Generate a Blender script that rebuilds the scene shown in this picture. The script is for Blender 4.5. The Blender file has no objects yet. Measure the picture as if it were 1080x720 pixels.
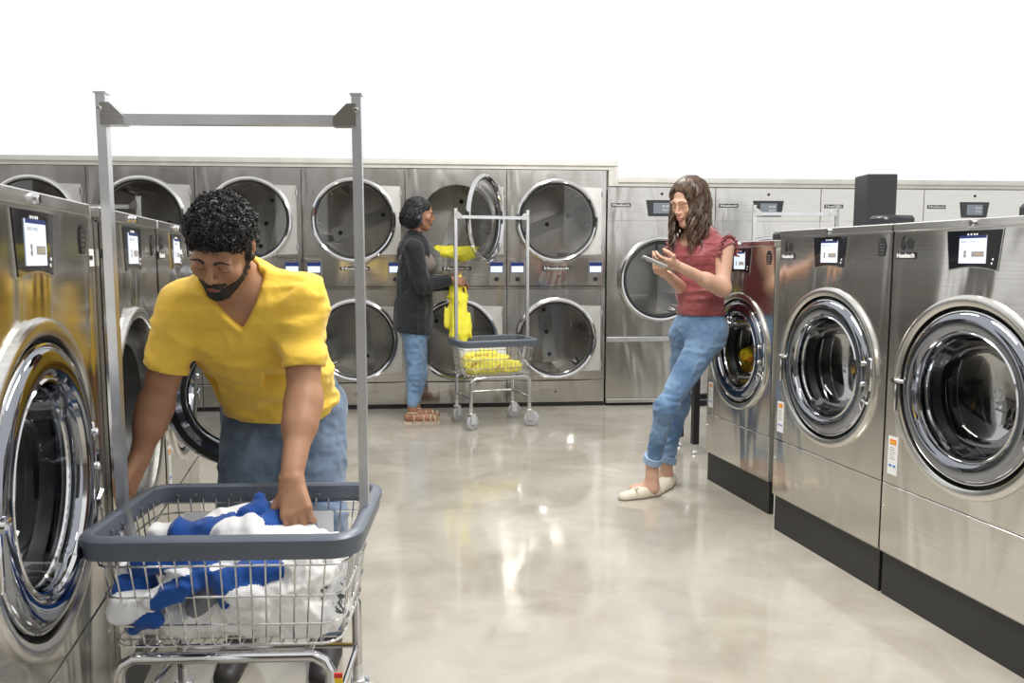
import bpy, math, random
import numpy as np
from mathutils import Vector, Matrix
random.seed(7); rng = np.random.default_rng(7)
PI = math.pi
SC = bpy.context.scene
COL = SC.collection

# ------------------------------------------------------------------ camera
F_PX, CX, CY, EYE = 840.0, 540.0, 360.0, 1.2
PITCH, YAW = math.radians(5.846), math.radians(-13.004)
c_right = Vector((math.cos(YAW), math.sin(YAW), 0))
c_head = Vector((-math.sin(YAW), math.cos(YAW), 0))
c_fwd = c_head * math.cos(PITCH) - Vector((0, 0, 1)) * math.sin(PITCH)
c_up = c_right.cross(c_fwd)
cam = bpy.data.cameras.new('camera'); cam.sensor_width = 36.0
cam.lens = F_PX / 1080.0 * 36.0; cam.clip_start = 0.05
cam_o = bpy.data.objects.new('camera', cam); COL.objects.link(cam_o)
cam_o.matrix_world = Matrix.Translation((0, 0, EYE)) @ Matrix(((c_right.x, c_up.x, -c_fwd.x), (c_right.y, c_up.y, -c_fwd.y), (c_right.z, c_up.z, -c_fwd.z))).to_4x4()
SC.camera = cam_o

def at(px, py, Y):
    """world point seen at a measured spot of the photo, at true distance Y down the aisle"""
    d = c_fwd + c_right * ((px - CX) / F_PX) - c_up * ((py - CY) / F_PX)
    return Vector((0, 0, EYE)) + d * (Y / d.y)

# ------------------------------------------------------------------ materials
def nmat(name):
    m = bpy.data.materials.new(name); m.use_nodes = True
    nt = m.node_tree; b = nt.nodes['Principled BSDF']
    return m, nt, b
def N(nt, t, **kw):
    n = nt.nodes.new(t)
    for k, v in kw.items(): setattr(n, k, v)
    return n
def coords(nt, scale=(1, 1, 1), kind='Object'):
    tc = N(nt, 'ShaderNodeTexCoord'); mp = N(nt, 'ShaderNodeMapping'); mp.inputs['Scale'].default_value = scale
    nt.links.new(tc.outputs[kind], mp.inputs['Vector']); return mp.outputs['Vector']
def noise(nt, vec, scale, detail=3, rough=.5, dist=0.0):
    n = N(nt, 'ShaderNodeTexNoise'); n.inputs['Scale'].default_value = scale; n.inputs['Detail'].default_value = detail
    n.inputs['Roughness'].default_value = rough; n.inputs['Distortion'].default_value = dist
    nt.links.new(vec, n.inputs['Vector']); return n
def ramp(nt, fac, stops):
    r = N(nt, 'ShaderNodeValToRGB'); e = r.color_ramp.elements
    while len(e) < len(stops): e.new(.5)
    for el, (p, c) in zip(e, stops):
        el.position = p; el.color = (*c, 1) if len(c) == 3 else c
    nt.links.new(fac, r.inputs['Fac']); return r
def bump(nt, b, h, strength, dist=.01, prev=None):
    n = N(nt, 'ShaderNodeBump'); n.inputs['Strength'].default_value = strength; n.inputs['Distance'].default_value = dist
    nt.links.new(h, n.inputs['Height'])
    if prev: nt.links.new(prev, n.inputs['Normal'])
    nt.links.new(n.outputs['Normal'], b.inputs['Normal']); return n.outputs['Normal']
def simple(name, col, rough=.5, metal=0.0, spec=.5, emit=None, es=1.0, coat=0.0):
    m, nt, b = nmat(name)
    v = noise(nt, coords(nt), 9, 2)
    c2 = tuple(min(1, c * 1.07) for c in col); c1 = tuple(c * .93 for c in col)
    r = ramp(nt, v.outputs['Fac'], [(.3, c1), (.7, c2)]); nt.links.new(r.outputs['Color'], b.inputs['Base Color'])
    b.inputs['Roughness'].default_value = rough; b.inputs['Metallic'].default_value = metal
    b.inputs['Specular IOR Level'].default_value = spec; b.inputs['Coat Weight'].default_value = coat
    if emit: b.inputs['Emission Color'].default_value = (*emit, 1); b.inputs['Emission Strength'].default_value = es
    return m
def steel(name, col, rough, wav=.25, aniso=.6, grain=.04):
    m, nt, b = nmat(name)
    b.inputs['Metallic'].default_value = 1
    g = noise(nt, coords(nt, (3, 3, 260)), 1.0, 2)
    r = ramp(nt, g.outputs['Fac'], [(.25, tuple(c * .9 for c in col)), (.75, tuple(min(1, c * 1.06) for c in col))])
    nt.links.new(r.outputs['Color'], b.inputs['Base Color'])
    b.inputs['Roughness'].default_value = rough; b.inputs['Anisotropic'].default_value = aniso
    tg = N(nt, 'ShaderNodeTangent', direction_type='RADIAL', axis='Z'); nt.links.new(tg.outputs['Tangent'], b.inputs['Tangent'])
    w = noise(nt, coords(nt, (2.5, 1.6, .7)), 1.7, 2, .4, .6)
    p = bump(nt, b, w.outputs['Fac'], wav, .06)
    bump(nt, b, g.outputs['Fac'], grain, .002, p)
    return m
M = {}
M['steel'] = steel('brushed_steel', (.68, .665, .63), .16, .36)
M['steel_soft'] = steel('brushed_steel_satin', (.68, .665, .63), .24, .34)
M['steel_trim'] = steel('steel_trim', (.70, .69, .66), .22, .05, 0)
M['plate'] = simple('satin_steel_plate', (.80, .79, .76), .42, .9)
M['chrome'] = simple('chrome', (.62, .62, .63), .08, 1)
M['chrome_dark'] = simple('tinted_chrome', (.30, .315, .35), .05, 1)
M['drumdark'] = simple('dull_drum_steel', (.22, .22, .225), .3, .95)
M['zinc'] = simple('zinc_tube', (.80, .81, .83), .36, 1)
M['wire'] = simple('chromed_wire', (.66, .66, .66), .18, 1)
M['black'] = simple('black_plastic', (.018, .019, .022), .32)
M['gloss'] = simple('black_gloss_panel', (.008, .009, .012), .08, coat=.5)
M['base'] = simple('black_painted_plinth', (.022, .022, .022), .45)
M['rubber'] = simple('dark_rubber', (.02, .021, .023), .4)
M['gap'] = simple('dark_gap', (.01, .01, .01), .7)
M['rim'] = simple('slate_grey_vinyl', (.105, .125, .16), .38)
M['wheelgrey'] = simple('pale_grey_wheel_rubber', (.42, .43, .45), .4)
M['white'] = simple('white_plastic', (.78, .79, .82), .4)
M['paint'] = simple('off_white_paint', (.70, .69, .64), .5)
M['wallp'] = simple('warm_grey_wall_paint', (.11, .095, .078), .7)
M['greypaint'] = simple('charcoal_column_paint', (.035, .037, .042), .45)
M['blackmetal'] = simple('black_powder_coat', (.02, .02, .022), .4)
M['ink'] = simple('black_ink', (.015, .015, .018), .5)
M['letter'] = simple('white_letter', (.85, .85, .83), .5)
M['orange'] = simple('orange_ink', (.75, .22, .04), .5)
M['blueink'] = simple('blue_ink', (.03, .12, .5), .5)
M['paper'] = simple('sticker_paper', (.75, .76, .76), .5)
M['screen'] = simple('lit_screen', (.2, .2, .2), .2, emit=(.74, .82, .95), es=.95)
M['screen_blue'] = simple('lit_screen_navy', (.01, .01, .03), .2, emit=(.012, .03, .13), es=1)
M['screen_grey'] = simple('lit_screen_grey', (.1, .1, .1), .2, emit=(.25, .24, .22), es=.8)
M['screen_tan'] = simple('lit_screen_tan', (.1, .08, .06), .2, emit=(.36, .30, .24), es=.9)
M['screen_dim'] = simple('dim_screen', (.08, .09, .1), .15, emit=(.16, .18, .21), es=.8)
M['skin_m'] = None
M['yellowtag'] = simple('yellow_tag', (.8, .55, .02), .5)
M['redtag'] = simple('red_tag', (.6, .03, .02), .5)
def drum_mat():
    m, nt, b = nmat('perforated_drum_steel'); b.inputs['Metallic'].default_value = 1; b.inputs['Roughness'].default_value = .3
    v = N(nt, 'ShaderNodeTexVoronoi'); v.inputs['Scale'].default_value = 42; nt.links.new(coords(nt), v.inputs['Vector'])
    r = ramp(nt, v.outputs['Distance'], [(.18, (.02, .02, .02)), (.26, (.55, .54, .52))]); nt.links.new(r.outputs['Color'], b.inputs['Base Color'])
    return m
M['drum'] = drum_mat()
M['drumplate'] = simple('galvanised_back_plate', (.55, .54, .52), .3, .9)
def glass(name, tint, refl=1.0):
    m, nt, b = nmat(name); out = nt.nodes['Material Output']
    t = N(nt, 'ShaderNodeBsdfTransparent'); t.inputs['Color'].default_value = (*tint, 1)
    g = N(nt, 'ShaderNodeBsdfGlossy'); g.inputs['Roughness'].default_value = .03; g.inputs['Color'].default_value = (.9, .9, .9, 1)
    fr = N(nt, 'ShaderNodeFresnel'); fr.inputs['IOR'].default_value = 1.5
    mx = N(nt, 'ShaderNodeMath', operation='MULTIPLY'); mx.inputs[1].default_value = refl; nt.links.new(fr.outputs[0], mx.inputs[0])
    ms = N(nt, 'ShaderNodeMixShader'); nt.links.new(mx.outputs[0], ms.inputs[0]); nt.links.new(t.outputs[0], ms.inputs[1]); nt.links.new(g.outputs[0], ms.inputs[2])
    nt.links.new(ms.outputs[0], out.inputs['Surface']); return m
M['glass'] = glass('door_glass', (.60, .62, .64), .42)
M['glass_dark'] = glass('smoked_door_glass', (.84, .84, .83), 2.2)
M['glass_pale'] = glass('pale_door_glass', (.72, .73, .73), 3)
def floor_mat():
    m, nt, b = nmat('polished_concrete')
    co = coords(nt)
    n1 = noise(nt, co, .8, 5, .55, 1.0); n2 = noise(nt, co, 2.6, 5, .6, 1.2)
    mx = N(nt, 'ShaderNodeMix', data_type='FLOAT'); mx.inputs[0].default_value = .45
    nt.links.new(n1.outputs['Fac'], mx.inputs[2]); nt.links.new(n2.outputs['Fac'], mx.inputs[3])
    r = ramp(nt, mx.outputs[0], [(.33, (.30, .272, .225)), (.46, (.375, .345, .29)), (.55, (.43, .40, .34)), (.68, (.52, .495, .435))])
    nt.links.new(r.outputs['Color'], b.inputs['Base Color'])
    r2 = ramp(nt, n2.outputs['Fac'], [(.3, (.06,) * 3), (.7, (.15,) * 3)]); nt.links.new(r2.outputs['Color'], b.inputs['Roughness'])
    b.inputs['Specular IOR Level'].default_value = .8
    n3 = noise(nt, co, 5, 2); bump(nt, b, n3.outputs['Fac'], .06, .02)
    return m
M['floor'] = floor_mat()
def cloth_mat(name, col, col2=None, scale=400, bs=.25, rough=.85, blotch=6, sheen=.2):
    m, nt, b = nmat(name); co = coords(nt)
    n1 = noise(nt, co, blotch, 4, .6); col2 = col2 or tuple(c * .82 for c in col)
    r = ramp(nt, n1.outputs['Fac'], [(.35, col2), (.65, col)]); nt.links.new(r.outputs['Color'], b.inputs['Base Color'])
    b.inputs['Roughness'].default_value = rough; b.inputs['Specular IOR Level'].default_value = .2
    b.inputs['Sheen Weight'].default_value = sheen
    n2 = noise(nt, co, scale, 2); p = bump(nt, b, n2.outputs['Fac'], bs, .002)
    n3 = noise(nt, co, 22, 3, .5, 1.0); bump(nt, b, n3.outputs['Fac'], .25, .012, p)
    return m
M['tee'] = cloth_mat('yellow_cotton', (.86, .58, .085), (.80, .52, .065))
M['denim'] = cloth_mat('blue_denim', (.19, .30, .45), (.085, .16, .29), 500, .4, blotch=7)
M['denim_grey'] = cloth_mat('faded_grey_blue_denim', (.17, .23, .32), (.08, .115, .175), 500, .4, blotch=10)
M['denim_cuff'] = cloth_mat('denim_cuff', (.30, .42, .58), (.22, .33, .48), 500, .3)
M['burgundy'] = cloth_mat('dusty_burgundy_satin', (.31, .085, .09), (.24, .06, .065), 500, .1, .42)
M['charcoal'] = cloth_mat('charcoal_knit', (.022, .024, .028), (.014, .016, .02), 220, .5)
M['greytop'] = cloth_mat('taupe_jersey', (.22, .19, .17))
M['sheet'] = cloth_mat('white_cotton_sheet', (.90, .89, .87), (.87, .86, .84), 300, .1)
M['terry_w'] = cloth_mat('white_terry', (.88, .88, .88), (.80, .81, .83), 700, .8)
M['terry_b'] = cloth_mat('blue_terry', (.016, .09, .36), (.012, .065, .28), 700, .8)
M['greycloth'] = cloth_mat('grey_jersey', (.25, .26, .28))
M['darkjean'] = cloth_mat('dark_slacks_sole', (.03, .03, .035))
def floral(name, base, spots, thr=.6, sc=24):
    m, nt, b = nmat(name); co = coords(nt)
    n1 = noise(nt, co, sc, 3, .6, .8); r = ramp(nt, n1.outputs['Fac'], [(thr - .02, base), (thr + .03, spots)])
    nt.links.new(r.outputs['Color'], b.inputs['Base Color']); b.inputs['Roughness'].default_value = .8
    b.inputs['Specular IOR Level'].default_value = .2
    n3 = noise(nt, co, 25, 3, .5, 1.0); bump(nt, b, n3.outputs['Fac'], .3, .012); return m
M['neon'] = floral('neon_yellow_cloth', (.80, .73, .07), (.70, .62, .05), .66)
M['neon_flower'] = floral('neon_yellow_flowered_cloth', (.82, .76, .12), (.50, .20, .04), .60)
M['print'] = floral('white_cloth_with_grey_print', (.80, .80, .79), (.10, .10, .11), .57, 45)
M['drumcloth'] = floral('yellow_orange_cloth', (.85, .68, .02), (.75, .25, .02), .52, 12)
def skin(name, col, col2, rough=.48):
    m, nt, b = nmat(name); co = coords(nt); n1 = noise(nt, co, 14, 4, .6)
    r = ramp(nt, n1.outputs['Fac'], [(.35, col2), (.65, col)]); nt.links.new(r.outputs['Color'], b.inputs['Base Color'])
    b.inputs['Roughness'].default_value = rough; b.inputs['Specular IOR Level'].default_value = .4
    b.inputs['Subsurface Weight'].default_value = .08; b.inputs['Subsurface Radius'].default_value = (.02, .008, .004)
    n2 = noise(nt, co, 180, 2); bump(nt, b, n2.outputs['Fac'], .12, .001); return m
M['skin_m'] = skin('brown_skin', (.40, .215, .125), (.33, .165, .095))
M['skin_w'] = skin('fair_skin', (.62, .39, .285), (.56, .33, .235), .55)
M['skin_b'] = skin('tan_skin', (.34, .175, .105), (.29, .14, .08))
M['lip_m'] = skin('lip_brown', (.30, .11, .08), (.26, .09, .065), .4)
M['lip_w'] = skin('lip_rose', (.52, .24, .20), (.48, .21, .18), .4)
def hairmat(name, c1, c2, rough=.38):
    m, nt, b = nmat(name); n1 = noise(nt, coords(nt), 45, 3)
    r = ramp(nt, n1.outputs['Fac'], [(.35, c1), (.65, c2)]); nt.links.new(r.outputs['Color'], b.inputs['Base Color'])
    b.inputs['Roughness'].default_value = rough; b.inputs['Specular IOR Level'].default_value = .45; return m
M['hair_black'] = hairmat('black_hair', (.008, .008, .009), (.018, .018, .02), .52)
M['hair_brown'] = hairmat('brown_hair', (.035, .02, .013), (.10, .06, .036), .42)
M['beard'] = hairmat('black_beard', (.010, .009, .008), (.02, .017, .015), .6)
M['shoe_cream'] = simple('cream_leather', (.66, .60, .49), .5)
M['sole'] = simple('pale_sole', (.5, .46, .38), .6)
M['sandal'] = simple('gold_strap', (.62, .52, .38), .35, .3)
M['shoe_dark'] = simple('dark_shoe', (.03, .028, .028), .5)
M['phonecase'] = simple('pale_phone_case', (.45, .47, .48), .3)

# ------------------------------------------------------------------ mesh builder
class MB:
    def __init__(s): s.v = []; s.f = []; s.m = []
    def add(s, vs, fs, mi=0):
        o = len(s.v); s.v += [tuple(v) for v in vs]
        for f in fs: s.f.append(tuple(i + o for i in f)); s.m.append(mi)
    def box(s, x0, x1, y0, y1, z0, z1, mi=0, bev=0.0):
        if bev <= 0:
            vs = [(x, y, z) for z in (z0, z1) for y in (y0, y1) for x in (x0, x1)]
            s.add(vs, [(0, 2, 3, 1), (4, 5, 7, 6), (0, 1, 5, 4), (2, 6, 7, 3), (0, 4, 6, 2), (1, 3, 7, 5)], mi); return
        b = bev; vs = []; idx = {}
        for sx in (0, 1):
            for sy in (0, 1):
                for sz in (0, 1):
                    X, Y, Z = (x0, x1)[sx], (y0, y1)[sy], (z0, z1)[sz]
                    dx, dy, dz = (b, -b)[sx], (b, -b)[sy], (b, -b)[sz]
                    for a, p in (('x', (X, Y + dy, Z + dz)), ('y', (X + dx, Y, Z + dz)), ('z', (X + dx, Y + dy, Z))):
                        idx[(sx, sy, sz, a)] = len(vs); vs.append(p)
        I = lambda *k: idx[k]; fs = []
        for t in (0, 1):
            q = [I(t, 0, 0, 'x'), I(t, 1, 0, 'x'), I(t, 1, 1, 'x'), I(t, 0, 1, 'x')]; fs.append(q if t else q[::-1])
            q = [I(0, t, 0, 'y'), I(1, t, 0, 'y'), I(1, t, 1, 'y'), I(0, t, 1, 'y')]; fs.append(q[::-1] if t else q)
            q = [I(0, 0, t, 'z'), I(1, 0, t, 'z'), I(1, 1, t, 'z'), I(0, 1, t, 'z')]; fs.append(q if t else q[::-1])
        for a in (0, 1):
            for c in (0, 1):
                fs.append([I(a, c, 0, 'x'), I(a, c, 1, 'x'), I(a, c, 1, 'y'), I(a, c, 0, 'y')])
                fs.append([I(a, 0, c, 'x'), I(a, 1, c, 'x'), I(a, 1, c, 'z'), I(a, 0, c, 'z')])
                fs.append([I(0, a, c, 'y'), I(1, a, c, 'y'), I(1, a, c, 'z'), I(0, a, c, 'z')])
        for sx in (0, 1):
            for sy in (0, 1):
                for sz in (0, 1): fs.append([I(sx, sy, sz, 'x'), I(sx, sy, sz, 'y'), I(sx, sy, sz, 'z')])
        s.add(vs, fs, mi)
    def tube(s, pts, r, n=8, closed=False, mi=0, cap=True, r2=None, sq=False):
        P = [Vector(p) for p in pts]; L = len(P); rings = []
        up = Vector((0, 0, 1)); prev = None
        for i in range(L):
            a = P[i - 1] if (i > 0 or closed) else P[i]; b = P[(i + 1) % L] if (i < L - 1 or closed) else P[i]
            t = (b - a)
            if t.length < 1e-9: t = Vector((0, 0, 1))
            t.normalize()
            if prev is None:
                u = t.orthogonal() if abs(t.z) > .9 else up
                u = (u - t * u.dot(t)).normalized()
                if abs(t.z) > .9: u = Vector((1, 0, 0)); u = (u - t * u.dot(t)).normalized()
            else: u = (prev - t * prev.dot(t)).normalized()
            prev = u; w = t.cross(u)
            rr = r if r2 is None else r + (r2 - r) * i / max(1, L - 1)
            if callable(r): rr = r(i / max(1, L - 1))
            off = PI / 4 if sq else 0
            rings.append([P[i] + u * math.cos(2 * PI * k / n + off) * rr + w * math.sin(2 * PI * k / n + off) * rr for k in range(n)])
        vs = [v for rg in rings for v in rg]; fs = []
        for i in range(L if closed else L - 1):
            j = (i + 1) % L
            for k in range(n):
                fs.append((i * n + k, i * n + (k + 1) % n, j * n + (k + 1) % n, j * n + k))
        if cap and not closed: fs.append(tuple(range(n))[::-1]); fs.append(tuple((L - 1) * n + k for k in range(n)))
        s.add(vs, fs, mi)
    def lathe(s, prof, c=(0, 0, 0), n=48, axis='y', mi=0, flip=False):
        """prof: (radius, height along axis)"""
        vs = []
        for r, h in prof:
            for k in range(n):
                a = 2 * PI * k / n; p, q = r * math.cos(a), r * math.sin(a)
                vs.append({'y': (c[0] + p, c[1] + h, c[2] + q), 'z': (c[0] + p, c[1] + q, c[2] + h), 'x': (c[0] + h, c[1] + p, c[2] + q)}[axis])
        fs = []
        for i in range(len(prof) - 1):
            for k in range(n):
                f = (i * n + k, i * n + (k + 1) % n, (i + 1) * n + (k + 1) % n, (i + 1) * n + k)
                fs.append(f[::-1] if flip else f)
        if prof[0][0] < 1e-6 or prof[-1][0] < 1e-6: pass
        s.add(vs, fs, mi)
    def disc(s, c, r, n=40, axis='y', mi=0):
        vs = [];
        for k in range(n):
            a = 2 * PI * k / n; p, q = r * math.cos(a), r * math.sin(a)
            vs.append({'y': (c[0] + p, c[1], c[2] + q), 'z': (c[0] + p, c[1] + q, c[2])}[axis])
        s.add(vs, [tuple(range(n))], mi)
    def prism(s, poly, y0, y1, mi=0):
        """poly in x,z; extruded from y0 to y1"""
        n = len(poly); vs = [(x, y0, z) for x, z in poly] + [(x, y1, z) for x, z in poly]
        fs = [tuple(range(n)), tuple(range(2 * n - 1, n - 1, -1))] + [(i, i + n, (i + 1) % n + n, (i + 1) % n) for i in range(n)]
        s.add(vs, fs, mi)
    def holeplate(s, x0, x1, z0, z1, y, cx, cz, r, n=64, mi=0):
        ang = [2 * PI * k / n for k in range(n)]
        for X, Z in ((x0, z0), (x1, z0), (x0, z1), (x1, z1)):
            a = math.atan2(Z - cz, X - cx) % (2 * PI); j = min(range(len(ang)), key=lambda i: abs(ang[i] - a)); ang[j] = a
        vs = []
        for a in ang:
            dx, dz = math.cos(a), math.sin(a)
            t = min([((x1 - cx) / dx) if dx > 1e-9 else ((x0 - cx) / dx if dx < -1e-9 else 1e9), ((z1 - cz) / dz) if dz > 1e-9 else ((z0 - cz) / dz if dz < -1e-9 else 1e9)])
            vs.append((cx + dx * r, y, cz + dz * r)); vs.append((cx + dx * t, y, cz + dz * t))
        fs = [(2 * i, 2 * i + 1, (2 * i + 3) % (2 * n), (2 * i + 2) % (2 * n)) for i in range(n)]
        s.add(vs, fs, mi)
    def build(s, name, mats, parent=None, smooth=True, ang=38):
        if not isinstance(mats, (list, tuple)): mats = [mats]
        me = bpy.data.meshes.new(name); me.from_pydata(s.v, [], s.f)
        for m in mats: me.materials.append(M[m] if isinstance(m, str) else m)
        if len(mats) > 1: me.polygons.foreach_set('material_index', s.m)
        import bmesh
        bm = bmesh.new(); bm.from_mesh(me); bmesh.ops.remove_doubles(bm, verts=bm.verts, dist=1e-6); bmesh.ops.recalc_face_normals(bm, faces=bm.faces); bm.to_mesh(me); bm.free()
        if smooth:
            me.polygons.foreach_set('use_smooth', [True] * len(me.polygons)); me.set_sharp_from_angle(angle=math.radians(ang))
        o = bpy.data.objects.new(name, me); COL.objects.link(o)
        if parent is not None: o.parent = parent
        return o
def tag(o, label=None, cat=None, group=None, kind=None):
    if label: o['label'] = label
    if cat: o['category'] = cat
    if group: o['group'] = group
    if kind: o['kind'] = kind
    return o
def empty(name, loc, rz=0.0, label=None, cat=None, group=None):
    o = bpy.data.objects.new(name, None); COL.objects.link(o); o.location = loc; o.rotation_euler = (0, 0, rz)
    o.empty_display_size = .1
    return tag(o, label, cat, group)
def copy_tree(o, parent=None):
    c = o.copy(); COL.objects.link(c); c.parent = parent
    for ch in list(o.children): copy_tree(ch, c)
    return c
def text_mb(mb, body, x, z, size, y, depth=.0012, mi=0, width=None, bold=.0, sx=1.0):
    cu = bpy.data.curves.new('t', 'FONT'); cu.body = body; cu.size = size; cu.extrude = depth; cu.offset = bold; cu.align_x = 'CENTER'; cu.align_y = 'CENTER'; cu.resolution_u = 3
    ob = bpy.data.objects.new('t', cu); COL.objects.link(ob)
    dg = bpy.context.evaluated_depsgraph_get(); me = bpy.data.meshes.new_from_object(ob.evaluated_get(dg))
    vs = [v.co.copy() for v in me.vertices]
    if width and vs:
        w = max(v.x for v in vs) - min(v.x for v in vs); sx = width / w
    mb.add([(x + v.x * sx, y - v.z, z + v.y) for v in vs], [tuple(p.vertices) for p in me.polygons], mi)
    bpy.data.objects.remove(ob); bpy.data.curves.remove(cu); bpy.data.meshes.remove(me)

# ------------------------------------------------------------------ SDF sculpting (smooth unions meshed with surface nets)
def V3(p): return np.array(tuple(p), dtype=np.float64)
_lat = rng.random((32, 32, 32)).astype(np.float32) * 2 - 1
def vnoise(x, y, z):
    xi, yi, zi = np.floor(x).astype(np.int32), np.floor(y).astype(np.int32), np.floor(z).astype(np.int32)
    fx, fy, fz = x - xi, y - yi, z - zi
    fx, fy, fz = [t * t * (3 - 2 * t) for t in (fx, fy, fz)]
    g = lambda a, b, c: _lat[(xi + a) & 31, (yi + b) & 31, (zi + c) & 31]
    l = lambda a, b, t: a + (b - a) * t
    return l(l(l(g(0, 0, 0), g(1, 0, 0), fx), l(g(0, 1, 0), g(1, 1, 0), fx), fy), l(l(g(0, 0, 1), g(1, 0, 1), fx), l(g(0, 1, 1), g(1, 1, 1), fx), fy), fz)
class SDF:
    def __init__(s, lo, hi, h=.006, fine=(), hf=.0028):
        s.ax = []
        for a in range(3):
            pts = [lo[a]]; x = lo[a]
            while x < hi[a]:
                x += hf if any(f[0][a] <= x <= f[1][a] for f in fine) else h
                pts.append(x)
            s.ax.append(np.array(pts, dtype=np.float32))
        s.F = np.full([len(a) for a in s.ax], .2, dtype=np.float32)
    def win(s, lo, hi):
        sl = []
        for a in range(3):
            i = max(0, np.searchsorted(s.ax[a], lo[a]) - 1); j = min(len(s.ax[a]), np.searchsorted(s.ax[a], hi[a]) + 1)
            if j <= i: return None, None
            sl.append(slice(i, j))
        sl = tuple(sl); return sl, (s.ax[0][sl[0]][:, None, None], s.ax[1][sl[1]][None, :, None], s.ax[2][sl[2]][None, None, :])
    def comb(s, sl, d, k, op):
        a = s.F[sl]
        if op == 'u':
            if k > 0:
                h = np.maximum(k - np.abs(a - d), 0) / k; s.F[sl] = np.minimum(a, d) - h * h * k * .25
            else: s.F[sl] = np.minimum(a, d)
        else:
            d = -d
            if k > 0:
                h = np.maximum(k - np.abs(a - d), 0) / k; s.F[sl] = np.maximum(a, d) + h * h * k * .25
            else: s.F[sl] = np.maximum(a, d)
    def cone(s, a, b, ra, rb, k=.02, op='u', flat=None):
        a, b = V3(a), V3(b); m = max(ra, rb) + k + .02
        sl, P = s.win(np.minimum(a, b) - m, np.maximum(a, b) + m)
        if sl is None: return
        ab = b - a; L2 = max(ab @ ab, 1e-12)
        px, py, pz = P[0] - a[0], P[1] - a[1], P[2] - a[2]
        t = np.clip((px * ab[0] + py * ab[1] + pz * ab[2]) / L2, 0, 1)
        dx, dy, dz = px - ab[0] * t, py - ab[1] * t, pz - ab[2] * t
        if flat is not None:      # flatten along unit direction n by factor q (>1 thins)
            n, q = V3(flat[0]), flat[1]; n = n / np.linalg.norm(n)
            dn = dx * n[0] + dy * n[1] + dz * n[2]
            d = np.sqrt(np.maximum(dx * dx + dy * dy + dz * dz + dn * dn * (q * q - 1), 1e-12)) - (ra + (rb - ra) * t)
            d = d / (1 + (q - 1) * .35)
        else: d = np.sqrt(dx * dx + dy * dy + dz * dz) - (ra + (rb - ra) * t)
        s.comb(sl, d, k, op)
    def chain(s, pts, rs, k=.02, **kw):
        for i in range(len(pts) - 1): s.cone(pts[i], pts[i + 1], rs[i], rs[i + 1], k, **kw)
    def ell(s, c, r, R=None, k=.015, op='u'):
        c = V3(c); r = V3(r); m = max(r) + k + .015
        sl, P = s.win(c - m, c + m)
        if sl is None: return
        px, py, pz = P[0] - c[0], P[1] - c[1], P[2] - c[2]
        if R is None: q = (px, py, pz)
        else: q = [px * R[0][i] + py * R[1][i] + pz * R[2][i] for i in range(3)]   # columns of R = local axes
        k0 = np.sqrt((q[0] / r[0]) ** 2 + (q[1] / r[1]) ** 2 + (q[2] / r[2]) ** 2) + 1e-9
        k1 = np.sqrt((q[0] / r[0] ** 2) ** 2 + (q[1] / r[1] ** 2) ** 2 + (q[2] / r[2] ** 2) ** 2) + 1e-9
        s.comb(sl, k0 * (k0 - 1) / k1, k, op)
    def cut(s, n, p, lo=None, hi=None):
        """remove the side n points to, beyond point p (inside the box lo..hi if given)"""
        n = V3(n); n = n / np.linalg.norm(n); p = V3(p)
        if lo is None: lo = [a[0] for a in s.ax]; hi = [a[-1] for a in s.ax]
        sl, P = s.win(lo, hi)
        if sl is None: return
        d = (P[0] - p[0]) * n[0] + (P[1] - p[1]) * n[1] + (P[2] - p[2]) * n[2]
        s.F[sl] = np.maximum(s.F[sl], d)
    def displace(s, amp, sc, seed=0.0, ridged=True, lo=None, hi=None):
        if lo is None: lo = [a[0] for a in s.ax]; hi = [a[-1] for a in s.ax]
        sl, P = s.win(lo, hi)
        sub = s.F[sl]; idx = np.nonzero(np.abs(sub) < .03)
        if len(idx[0]) == 0: return
        x, y, z = P[0].ravel()[idx[0]], P[1].ravel()[idx[1]], P[2].ravel()[idx[2]]
        w = vnoise(x * 7 + seed, y * 7, z * 7) * .6
        n = vnoise(x * sc[0] + seed + w, y * sc[1] + 3.1 + w, z * sc[2] + 7.7 + w)
        if ridged: n = .55 - 2 * np.abs(n)
        sub[idx] -= amp * n
        s.F[sl] = sub
    def val(s, p):
        q = []; 
        for a in range(3):
            i = int(np.clip(np.searchsorted(s.ax[a], p[a]) - 1, 0, len(s.ax[a]) - 2)); q.append((i, (p[a] - s.ax[a][i]) / (s.ax[a][i + 1] - s.ax[a][i])))
        r = 0.0
        for dx in (0, 1):
            for dy in (0, 1):
                for dz in (0, 1):
                    r += s.F[q[0][0] + dx, q[1][0] + dy, q[2][0] + dz] * (q[0][1] if dx else 1 - q[0][1]) * (q[1][1] if dy else 1 - q[1][1]) * (q[2][1] if dz else 1 - q[2][1])
        return r
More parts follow.
